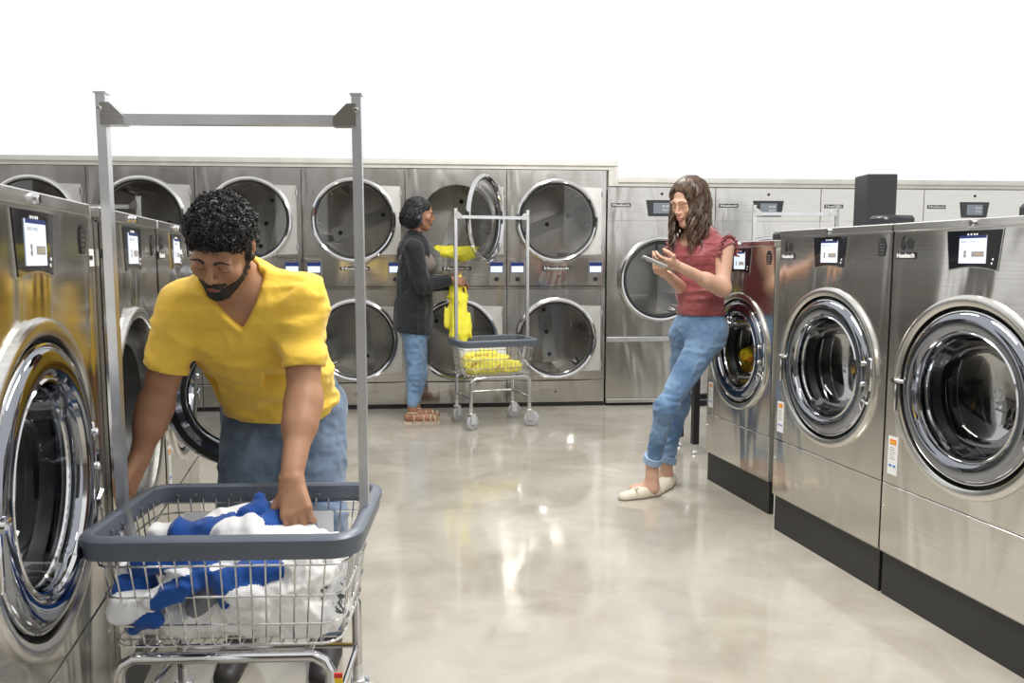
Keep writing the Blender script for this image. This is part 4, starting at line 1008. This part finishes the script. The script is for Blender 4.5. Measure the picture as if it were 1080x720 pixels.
hw_.sculpt(S, nk, .044, True)
ph = at(692, 273, YB - .30)
hand(S, w_n, nrm(V3(at(694, 276, YB - .30)) - V3(w_n)), (-.1, .5, .75), -1, .165, (.5, .6, .7, .75), (.95, .7))
hand(S, w_f, nrm(V3(at(688, 283, YB - .27)) - V3(w_f)), (-.1, -.2, .95), 1, .165, (.65, .7, .75, .8), (.95, .7))
wom = S.mesh('person', ['skin_w', 'lip_w'], None, lambda C: hw_.lips(C).astype(int), origin=WO)
tag(wom, 'woman in a burgundy ruffled top and cuffed jeans, leaning and looking at a phone', 'person')
face_marks(hw_, S, WO, wom, 'hair_brown', .0028)
# top
lo, hi = box_of(nk, s_n, s_f, pel, m=.18); S = SDF(lo, hi, .005)
S.cone(V3(pel) - ax * .04, V3(pel) + ax * .42, .138, .112, .05, flat=(fr, 1.2)); S.cone(V3(pel) + ax * .42, V3(pel) + ax * .74, .122, .148, .05, flat=(fr, 1.25)); S.cone(V3(pel) + ax * .74, V3(nk) - ax * .04, .14, .065, .04, flat=(fr, 1.25)); S.cone(s_n, s_f, .055, .055, .04)
cs = V3(pel) + ax * .70
for sg in (-.055, .055): S.ell(cs + fr * .085 + side * sg, (.055, .055, .06), None, .04)
S.displace(.006, (9, 9, 26), 3.3); S.displace(.003, (30, 30, 50), 9.3)
S.cut((0, 0, -1), V3(pel) + np.array([0, 0, .03]))
S.cone(V3(nk) + fr * .075 - ax * .03, V3(nk) + fr * .01 + nrm(ax) * .07, .068, .075, .01, 's')
for p_, sg in ((s_n, 1), (s_f, -1)): S.cone(V3(p_) + side * sg * .045 + np.array([0, 0, -.03]), V3(p_) + side * sg * .06 + np.array([0, 0, -.22]), .052, .05, .01, 's')
tp = S.mesh('ruffled_top', 'burgundy', wom); tp.location = (-WO[0], -WO[1], 0)
# ruffles over each shoulder
b = MB()
for p_, sg in ((s_n, 1), (s_f, -1)):
    for lay, (rad, drop) in enumerate(((.062, .0), (.075, .018))):
        vs = []; n_ = 60; K = 5; c0 = V3(p_) - side * sg * .012
        for i in range(n_ + 1):
            a = -1.9 + 3.8 * i / n_; e1 = fr * math.sin(a) + np.array([0, 0, 1]) * math.cos(a)
            for k_ in range(K):
                f_ = k_ / (K - 1); rr = rad * (.72 + .3 * f_) + .007 * f_ * math.sin(i * 1.15 + lay)
                vs.append(c0 + e1 * rr + side * sg * (f_ * (.034 + .008 * lay) + .006 * f_ * math.cos(i * 1.15)) - np.array([0, 0, drop]) - V3(WO))
        b.add(vs, [(i * K + j, (i + 1) * K + j, (i + 1) * K + j + 1, i * K + j + 1) for i in range(n_) for j in range(K - 1)])
ro = b.build('ruffle', 'burgundy', tp); 
ro.location = (WO[0], WO[1], 0)
sm = ro.modifiers.new('s', 'SOLIDIFY'); sm.thickness = .0025
# jeans
lo, hi = box_of(pel, hN, hF, kN, aN, kF, aF, m=.15); S = SDF(lo, hi, .0052)
S.cone(V3(pel) + np.array([0, 0, .045]), V3(pel) - np.array([0, 0, .03]), .116, .130, .03, flat=(fr, 1.22)); S.cone(hN, hF, .087, .086, .05)
S.chain([hN, kN, V3(aN) + (V3(kN) - V3(aN)) * .06], [.083, .051, .039], .04); S.chain([hF, kF, V3(aF) + (V3(kF) - V3(aF)) * .06], [.081, .050, .039], .035)
S.displace(.005, (14, 14, 24), 6.2); S.displace(.0025, (40, 40, 50), 1.1)
for a_, k_ in ((aN, kN), (aF, kF)): S.cut(V3(a_) - V3(k_), a_, V3(a_) - .11, V3(a_) + .1)
S.cut((0, 0, 1), V3(pel) + np.array([0, 0, .075]))
jn = S.mesh('jeans', 'denim', wom); jn.location = (-WO[0], -WO[1], 0)
for a_, k_ in ((aN, kN), (aF, kF)):
    d_ = V3(a_) - V3(k_); d_ = Vector(d_ / np.linalg.norm(d_)); b = MB(); p0 = a_ - d_ * .035 - Vector(WO); b.tube([p0, p0 + d_ * .002, p0 + d_ * .034, p0 + d_ * .038], lambda t: (.045, .050, .050, .045)[min(3, int(t * 3 + .5))], 24)
    o = b.build('jeans_cuff', 'denim_cuff', jn); o.location = (WO[0], WO[1], 0)
tN = at(650, 518, YB + .07); hN_ = at(691, 516, YB + .03)
f1 = shoe(wom, (aN.x + .02, aN.y + .01, 0), (aN.x - .185, aN.y - .02, 0), .085, 'shoe_cream', WO, 'loafer', .055)
f2 = shoe(wom, (aF.x + .03, aF.y + .01, 0), (aF.x - .12, aF.y - .15, 0), .085, 'shoe_cream', WO, 'loafer', .055)
b = MB(); c0 = Vector((aN.x - .10, aN.y - .035, .058)) - Vector(WO)
for sg in (-1, 1): b.tube([c0, c0 + Vector((.006, sg * .012, .007)), c0 + Vector((.002, sg * .022, .0)), c0], .003, 6)
o = b.build('bow', 'shoe_cream', f1); o.location = (WO[0], WO[1], 0)
# hair
def locks(h, MOo, parent, mat, count, length, r, spread, seed, maxth=9, wave=.010, part=.25, base=None, cover=-.2, name='locks', front=-.05):
    g = np.random.default_rng(seed); b = MB()
    for i in range(count):
        th = g.uniform(-PI, PI); s_ = abs(math.sin(th)); c_ = math.cos(th)     # c_>0: back
        if c_ < -.82: th = math.copysign(2.4, th)
        if abs(th) > maxth: th = math.copysign(maxth * g.uniform(.3, 1), th)
        dx, dy = math.sin(th), math.cos(th)
        top = np.array([g.normal(0, .012), front * .0 + dy * .03 - .01, .117]); Lr = g.uniform(.75, 1.08) * length
        n_ = 22; pts = []; ph = g.uniform(0, 6.28); wv = wave * g.uniform(.5, 1.5)
        for k_ in range(n_ + 1):
            t = k_ / n_; s2 = t * Lr
            if s2 < .14:
                a = s2 / .14 * PI / 2; P = np.array([dx * .080 * math.sin(a), dy * .100 * math.sin(a) + .018, .035 + .084 * math.cos(a)])
            else:
                dn = s2 - .14; sp = 1 + spread * min(1, dn / .12); P = np.array([dx * .080 * sp, dy * .092 * sp + .022, .035 - dn])
            if P[1] < -.055: P[1] = -.055 - abs(P[1] + .055) * .2
            amp = wv * min(1, s2 / .12); P = P + np.array([amp * math.sin(ph + s2 * 48), amp * math.cos(ph + s2 * 48), 0])
            W_ = h.p(*P)
            if s2 > .16:      # beyond the head the lock hangs straight down
                k0 = h.p(*np.array([dx * .080 * (1 + spread), dy * .092 * (1 + spread) + .022, .015])); W_ = k0 + np.array([0, 0, -(s2 - .16)]) + np.array([amp * math.sin(ph + s2 * 48), amp * math.cos(ph + s2 * 48), 0]) * 1.0
                bl = min(1, (s2 - .16) / .06); W_ = h.p(*P) * (1 - bl) + W_ * bl
            pts.append(W_ - V3(MOo))
        rr = r * g.uniform(.7, 1.2); b.tube(pts, lambda t, rr=rr: rr * (1.0 if t < .8 else max(.15, (1 - t) * 5)), 5)
    return b.build(name, mat, parent)
def haircap(h, MOo, parent, mat, nm='hair', extra=()):
    S = SDF(V3(h.c) - .3, V3(h.c) + .16, .0045); q = h.sc
    S.ell(h.p(0, .024, .045), np.array((.081, .098, .084)) * q, h.R, .0); S.ell(h.p(0, .06, -.03), np.array((.074, .058, .085)) * q, h.R, .03)
    for a_, b_, ra, rb in extra: S.cone(a_, b_, ra, rb, .03)
    S.displace(.004, (40, 40, 25), 4, ridged=False)
    S.ell(h.p(0, -.095, -.035), np.array((.060, .075, .115)) * q, h.R, .008, 's')
    o = S.mesh(nm, mat, parent); o.location = (-MOo[0], -MOo[1], 0); return o
hh = haircap(hw_, WO, wom, 'hair_brown', extra=[(hw_.p(.02, .06, -.03), V3(nk) + np.array([.02, .03, -.0]), .06, .065)])
lk = locks(hw_, (WO[0], WO[1], 0), hh, 'hair_brown', 190, .40, .0065, .12, 5); lk.location = (WO[0], WO[1], 0)

# phone
b = MB(); b.box(-.036, .036, -.075, .075, -.004, .004, 0, .003); po = b.build('smartphone', 'phonecase', None)
b = MB(); b.box(-.033, .033, -.070, .070, .0035, .0046); b.build('display', 'gloss', po, False)
b = MB(); b.box(.012, .030, .045, .068, -.0055, -.004, 0, .0005); b.build('camera_bump', 'black', po, False)
po.location = at(690, 276, YB - .33); po.scale = (.8, .8, .9); zz = Vector((.42, .05, .90)).normalized(); yy = Vector((-.85, .25, .45)); yy = (yy - zz * yy.dot(zz)).normalized(); xx = yy.cross(zz)
po.rotation_euler = Matrix(((xx.x, yy.x, zz.x), (xx.y, yy.y, zz.y), (xx.z, yy.z, zz.z))).to_euler()
tag(po, 'pale-cased smartphone held in the hands of the woman in burgundy', 'phone')

# ---- woman in the charcoal cardigan
YC = 5.93
hc = at(444, 225, YC); fd = (.97, -.12, -.20); ud = (.15, 0, 1); h3 = Head(hc, fd, ud, .95)
nk = at(437, 247, YC); s_n, s_f = at(436, 261, YC - .15), at(441, 261, YC + .15)
e_n, w_n = at(446, 301, YC - .17), at(476, 295, YC - .10); e_f, w_f = at(449, 300, YC + .16), at(478, 300, YC + .04)
pel = at(438, 338, YC); hN, hF = at(438, 350, YC - .07), at(438, 350, YC + .08); kN, aN = at(437, 395, YC - .08), at(435, 430, YC - .09); kF, aF = at(443, 393, YC + .10), at(438, 426, YC + .08)
BO = (pel.x, pel.y, 0)
lo, hi = box_of(nk, s_n, s_f, hc, w_n, w_f, pel, aN, aF, m=.2); lo[2] = -.01
S = SDF(lo, hi, .009, [fb(hc, .13), fb(w_n, .09)], .0035)
ax = V3(nk) - V3(pel); fr = nrm((1, -.1, 0))
S.cone(pel, V3(pel) + ax * .45, .10, .095, .05, flat=(fr, 1.2)); S.cone(V3(pel) + ax * .45, V3(pel) + ax * .8, .10, .125, .05, flat=(fr, 1.25)); S.cone(s_n, s_f, .04, .04, .04); S.cone(V3(pel) + ax * .8, nk, .11, .05, .04, flat=(fr, 1.3))
S.chain([s_n, e_n, w_n], [.045, .035, .023], .02); S.chain([s_f, e_f, w_f], [.045, .035, .023], .02)
S.chain([hN, kN, aN], [.062, .035, .031], .02); S.chain([hF, kF, aF], [.062, .035, .031], .02)
for a_ in (aN, aF): S.cone(a_, Vector((a_.x, a_.y, .045)), .034, .035, .02); S.chain([Vector((a_.x - .03, a_.y, .038)), Vector((a_.x + .10, a_.y - .02, .034)), Vector((a_.x + .17, a_.y - .03, .024))], [.033, .032, .018], .02)
h3.sculpt(S, nk, .045, True)
hand(S, w_n, (.9, .1, -.15), (.1, .9, -.3), 1, .165, (.7, .75, .8, .8), (.4, .4)); hand(S, w_f, (.9, -.1, -.15), (.1, -.9, -.3), -1, .165, (.7, .75, .8, .8), (.4, .4))
w1 = S.mesh('person', ['skin_b', 'lip_m'], None, lambda C: h3.lips(C).astype(int), origin=BO)
tag(w1, 'woman in a long black cardigan unloading yellow laundry from an open dryer', 'person')
face_marks(h3, S, BO, w1, 'hair_black', .003)
# grey top
lo, hi = box_of(nk, s_n, s_f, pel, m=.2); S = SDF(lo, hi, .006)
S.cone(V3(pel) + ax * .0, V3(pel) + ax * .45, .128, .115, .05, flat=(fr, 1.15)); S.cone(V3(pel) + ax * .45, V3(pel) + ax * .75, .118, .14, .05, flat=(fr, 1.15)); S.cone(V3(pel) + ax * .75, V3(nk) - ax * .05, .13, .06, .04, flat=(fr, 1.2))
for sg in (-.055, .055): S.ell(V3(pel) + ax * .66 + fr * .085 + np.array([0, sg, 0]), (.06, .05, .065), None, .04)
S.displace(.004, (14, 14, 20), 2); S.cut((0, 0, -1), V3(pel) + np.array([0, 0, .02])); S.cone(V3(nk) + fr * .09, V3(nk) + fr * .02 + np.array([0, 0, .05]), .06, .06, .01, 's')
S.mesh('top', 'greytop', w1).location = (-BO[0], -BO[1], 0)
# cardigan: open at the front, long
S = SDF(lo - .12, hi + .12, .006); bot = V3(pel) - np.array([.02, 0, .10])
S.cone(bot, V3(pel) + ax * .45, .180, .145, .05, flat=(fr, 1.15)); S.cone(V3(pel) + ax * .45, V3(pel) + ax * .78, .148, .150, .05, flat=(fr, 1.2)); S.cone(V3(pel) + ax * .78, V3(nk) - ax * .04, .14, .075, .04, flat=(fr, 1.2))
S.chain([s_n, e_n, V3(w_n) - np.array([.01, 0, 0])], [.066, .056, .042], .03); S.chain([s_f, e_f, V3(w_f) - np.array([.01, 0, 0])], [.066, .056, .042], .03)
S.displace(.008, (16, 16, 5), 3.7); S.displace(.004, (26, 26, 26), 7)
o_ = V3(pel) + fr * .175
S.cone(o_ + ax * 1.0 - fr * .02, o_ - ax * .02 + fr * .04, .07, .055, .01, 's'); S.cone(o_ - ax * .02 + fr * .03, o_ - np.array([0, 0, .3]) + fr * .0, .055, .075, .01, 's')
S.chain([s_n, e_n, V3(w_n) - np.array([.01, 0, 0])], [.064, .055, .042], .01); S.chain([s_f, e_f, V3(w_f) - np.array([.01, 0, 0])], [.064, .055, .042], .01)
S.cut((-.12, 0, -1), (pel.x, 0, bot[2] + .01)); S.cut(V3(w_n) - V3(e_n), V3(w_n) - np.array([.012, 0, 0]), V3(w_n) - .08, V3(w_n) + .08); S.cut(V3(w_f) - V3(e_f), V3(w_f) - np.array([.012, 0, 0]), V3(w_f) - .08, V3(w_f) + .08)
S.mesh('cardigan', 'charcoal', w1).location = (-BO[0], -BO[1], 0)
lo, hi = box_of(pel, hN, hF, aN, aF, m=.16); S = SDF(lo, hi, .006)
S.cone(V3(pel) + np.array([0, 0, .03]), V3(pel) - np.array([0, 0, .04]), .125, .14, .03, flat=(fr, 1.1))
S.chain([hN, kN, V3(aN) + np.array([0, 0, .03])], [.09, .058, .043], .03); S.chain([hF, kF, V3(aF) + np.array([0, 0, .03])], [.09, .056, .043], .03); S.displace(.005, (18, 18, 24), 5)
S.cut((0, 0, -1), (0, 0, aN.z + .01)); S.mesh('jeans', 'denim', w1).location = (-BO[0], -BO[1], 0)
for a_ in (aN, aF):
    b = MB(); A0 = Vector((a_.x, a_.y, 0)) - Vector(BO)
    sole = [(A0.x - .07, A0.y - .03), (A0.x - .07, A0.y + .03), (A0.x + .08, A0.y + .035), (A0.x + .19, A0.y + .005), (A0.x + .20, A0.y - .035), (A0.x + .15, A0.y - .06), (A0.x + .05, A0.y - .045)]
    n_ = len(sole); b.add([(x, y, 0) for x, y in sole] + [(x, y, .012) for x, y in sole], [tuple(range(n_))[::-1], tuple(range(n_, 2 * n_))] + [(i, (i + 1) % n_, (i + 1) % n_ + n_, i + n_) for i in range(n_)])
    for x, r_ in ((.0, .040), (.07, .037), (.12, .034), (.155, .028)):
        b.tube([(A0.x + x + (.012 if k_ % 2 else 0), A0.y - .015 - x * .12 + r_ * math.cos(u), max(.012, .026 + r_ * .95 * math.sin(u))) for k_, u in enumerate([-.4 + (PI + .8) * i / 12 for i in range(13)])], .005, 6)
    b.tube([(A0.x - .038 * math.sin(u), A0.y + .036 * math.cos(u), .075) for u in np.linspace(0, 2 * PI, 15)], .005, 6)
    b.build('sandal', 'sandal', w1)
hh = haircap(h3, BO, w1, 'hair_black', extra=[(h3.p(.045, .035, -.04), h3.p(.045, .045, -.085), .05, .045), (h3.p(-.045, .035, -.04), h3.p(-.045, .045, -.085), .05, .045), (h3.p(0, .07, -.03), h3.p(0, .075, -.08), .055, .05)])
lk = locks(h3, BO, hh, 'hair_black', 260, .275, .008, .42, 11, maxth=1.75, wave=.016); lk.location = (BO[0], BO[1], 0)


# ------------------------------------------------------------------ laundry
cz = cart.rotation_euler.z
def cl(x, y, z): return (cart.matrix_basis if False else (Matrix.Translation(cart.location) @ Matrix.Rotation(cz, 4, 'Z'))) @ Vector((x, y, z))
def clothpile(name, mat, segs, h, amps, label, cat, kk=.03, clampz=None, seed=1.0, matfn=None, cuts=()):
    P = [V3(p) for sg in segs for p in sg[:2]]; lo, hi = box_of(*P, m=.12); S = SDF(lo, hi, h)
    for sg in segs: S.cone(sg[0], sg[1], sg[2], sg[3], kk, flat=sg[4] if len(sg) > 4 else None)
    for j, (a, f) in enumerate(amps): S.displace(a, f, seed + j * 2.7)
    for n_, p_ in cuts: S.cut(n_, p_)
    org = np.array([(lo[0] + hi[0]) / 2, (lo[1] + hi[1]) / 2, lo[2]])
    o = S.mesh(name, mat, None, matfn, origin=org); return tag(o, label, cat)
U = (0, 0, 1)
def cutbox(hx, hy, z0):
    ex, ey = cl(1, 0, 0) - cl(0, 0, 0), cl(0, 1, 0) - cl(0, 0, 0)
    return [(ex, cl(hx, 0, 0)), (-ex, cl(-hx, 0, 0)), (ey, cl(0, hy, 0)), (-ey, cl(0, -hy, 0)), ((0, 0, -1), (0, 0, z0))]
segs = [(cl(-.17, -.08, .425), cl(.17, -.09, .43), .048, .07), (cl(-.15, .06, .43), cl(.17, .06, .45), .06, .085), (cl(.06, -.05, .47), cl(.16, -.06, .50), .06, .075), (cl(.13, .02, .51), cl(.17, .08, .51), .06, .05), (cl(-.20, -.10, .415), cl(-.1, -.1, .42), .04, .045)]
clothpile('bedsheet', 'sheet', segs, .0045, [(.016, (11, 11, 15)), (.010, (26, 26, 30)), (.004, (60, 60, 60))], 'crumpled white bedsheets lying in the bottom of the front cart', 'laundry', cuts=cutbox(.243, .148, .389))
# striped towel: folds that alternate blue and white
TW = []; SH = np.array([0, .0, 0])
def fold(a, b, ra, rb, blue, n=None, q=1.5): TW.append((V3(a) + SH, V3(b) + SH, ra, rb, blue, n, q))
Yn, Ym, Yf = 1.66, 1.80, 1.90
def T(px, py, Y): return at(px, py, Y + .062)
fold(T(168, 565, 1.86), T(186, 564, 1.86), .030, .033, 0); fold(T(192, 563, 1.85), T(232, 563, 1.83), .034, .036, 1)
fold(T(222, 553, 1.87), T(262, 545, 1.88), .030, .034, 0); fold(T(240, 566, 1.80), T(262, 562, 1.80), .035, .04, 0)
fold(T(262, 548, 1.86), T(275, 540, 1.87), .030, .028, 1); fold(T(276, 548, 1.86), T(273, 524, 1.88), .020, .009, 1); fold(T(284, 542, 1.88), T(296, 537, 1.90), .026, .026, 0)
fold(T(277, 560, 1.82), T(298, 548, 1.86), .034, .030, 1); fold(T(300, 560, 1.84), T(322, 560, 1.86), .034, .032, 1); fold(T(322, 562, 1.82), T(342, 572, 1.78), .028, .026, 0); fold(T(280, 572, 1.78), T(310, 572, 1.78), .036, .036, 0)
# front face of the heap under the rim
fold(T(150, 592, 1.74), T(215, 592, 1.72), .030, .036, 1); fold(T(215, 608, 1.70), T(180, 625, 1.68), .028, .030, 1); fold(T(240, 590, 1.74), T(290, 588, 1.74), .036, .034, 0)
fold(T(240, 612, 1.69), T(288, 600, 1.70), .034, .030, 1); fold(T(252, 628, 1.67), T(266, 628, 1.67), .024, .026, 0); fold(T(240, 634, 1.68), T(236, 618, 1.68), .014, .018, 1)
fold(T(318, 590, 1.72), T(330, 592, 1.72), .028, .026, 1); fold(T(340, 594, 1.70), T(356, 596, 1.72), .024, .02, 0); fold(T(302, 594, 1.71), T(300, 600, 1.70), .024, .02, 0)
fold(T(296, 590, 1.72), T(312, 610, 1.70), .022, .026, 0); fold(T(226, 600, 1.70), T(246, 603, 1.69), .016, .018, 0); fold(T(196, 606, 1.685), T(178, 610, 1.69), .012, .014, 0); fold(T(250, 560, 1.80), T(244, 548, 1.84), .012, .012, 1)
fold(T(128, 620, 1.74), T(152, 616, 1.74), .026, .03, 1); fold(T(130, 642, 1.71), T(150, 638, 1.71), .034, .034, 0); fold(T(160, 632, 1.69), T(182, 612, 1.70), .022, .024, 0); fold(T(170, 634, 1.67), T(196, 622, 1.67), .02, .026, 1); fold(T(142, 662, 1.70), T(160, 655, 1.68), .018, .02, 1); fold(T(136, 600, 1.76), T(132, 604, 1.76), .022, .02, 0)
P_ = [t[0] for t in TW] + [t[1] for t in TW]; lo, hi = box_of(*P_, m=.06); S = SDF(lo, hi, .0036)
for a, b_, ra, rb, bl, n_, q_ in TW: S.cone(a, b_, ra, rb, .010)
S.displace(.009, (15, 15, 20), 4.4); S.displace(.004, (34, 34, 40), 1.9)
for n_, p_ in cutbox(.250, .176, .395): S.cut(n_, p_)
def towel_mat(C):
    best = np.full(len(C), 1e9); col = np.zeros(len(C), int)
    for a, b_, ra, rb, bl, _, _ in TW:
        ab = b_ - a; t = np.clip(((C - a) @ ab) / max(ab @ ab, 1e-9), 0, 1); d = np.linalg.norm(C - a - t[:, None] * ab, axis=1) - (ra + (rb - ra) * t)
        m_ = d < best; best[m_] = d[m_]; col[m_] = bl
    return col
org = np.array([(lo[0] + hi[0]) / 2, (lo[1] + hi[1]) / 2, .4])
tw = S.mesh('striped_towel', ['terry_w', 'terry_b'], None, towel_mat, origin=org); tag(tw, 'blue and white striped terry towel gripped by the man, atop the white sheets', 'towel')
clothpile('grey_garment', 'greycloth', [(T(205, 644, 1.70), T(222, 630, 1.70), .016, .02), (T(212, 630, 1.72), T(230, 618, 1.72), .022, .022)], .004, [(.006, (24, 24, 24))], 'grey garment tucked between the striped towel and the white sheets', 'laundry')
clothpile('printed_cloth', 'print', [(T(340, 615, 1.70), T(358, 625, 1.71), .034, .036), (T(352, 640, 1.68), T(366, 645, 1.71), .03, .026)], .004, [(.007, (24, 24, 24))], 'white cloth with a grey print at the right end of the front cart', 'laundry', cuts=cutbox(.247, .160, .39))
# second cart's laundry
m2_ = Matrix.Translation(c2.location) @ Matrix.Rotation(c2.rotation_euler.z, 4, 'Z'); c2l = lambda x, y, z: m2_ @ Vector((x, y, z))
clothpile('yellow_laundry', 'neon_flower', [(c2l(-.16, -.08, .45), c2l(.15, -.08, .42), .07, .05), (c2l(-.16, .05, .46), c2l(.1, .06, .45), .07, .06), (c2l(-.1, -.04, .50), c2l(.0, -.02, .49), .06, .055)], .007, [(.014, (14, 14, 16)), (.006, (34, 34, 34))], 'bright yellow flowered laundry piled in the wire cart by the dryers', 'laundry', cuts=[((0, 0, -1), (0, 0, .392))])
hx_ = Vector((w_n.x + .09, w_n.y + .03, w_n.z - .01))
A = at(485, 292, YC - .06)
clothpile('yellow_cloth', 'neon', [(A, at(484, 316, YC - .06), .02, .06, ((0, 1, 0), 1.8)), (at(484, 316, YC - .06), at(486, 352, YC - .1), .06, .085, ((0, 1, 0), 2.0)), (at(479, 304, YC - .05), at(474, 340, YC - .05), .03, .05, ((0, 1, 0), 2.0))], .006, [(.014, (22, 10, 4)), (.006, (40, 20, 12))], 'bright yellow cloth hanging from the hands of the woman in black', 'laundry')
D2 = dz[1].location; md = Matrix.Translation(D2) @ Matrix.Rotation(W_ROT, 4, 'Z'); dl_ = lambda x, y, z: md @ Vector((x, y, z))
clothpile('yellow_cloth', 'neon', [(dl_(-.15, .14, 1.25), dl_(.16, .14, 1.25), .07, .06), (dl_(-.10, .03, 1.245), dl_(.12, .03, 1.24), .045, .045), (dl_(-.02, -.015, 1.24), dl_(.08, -.018, 1.225), .032, .028), (dl_(.04, -.018, 1.23), dl_(.05, -.02, 1.205), .028, .018)], .006, [(.006, (14, 14, 24)), (.003, (40, 40, 40))], 'bright yellow cloth spilling over the edge of the open upper dryer drum', 'laundry')
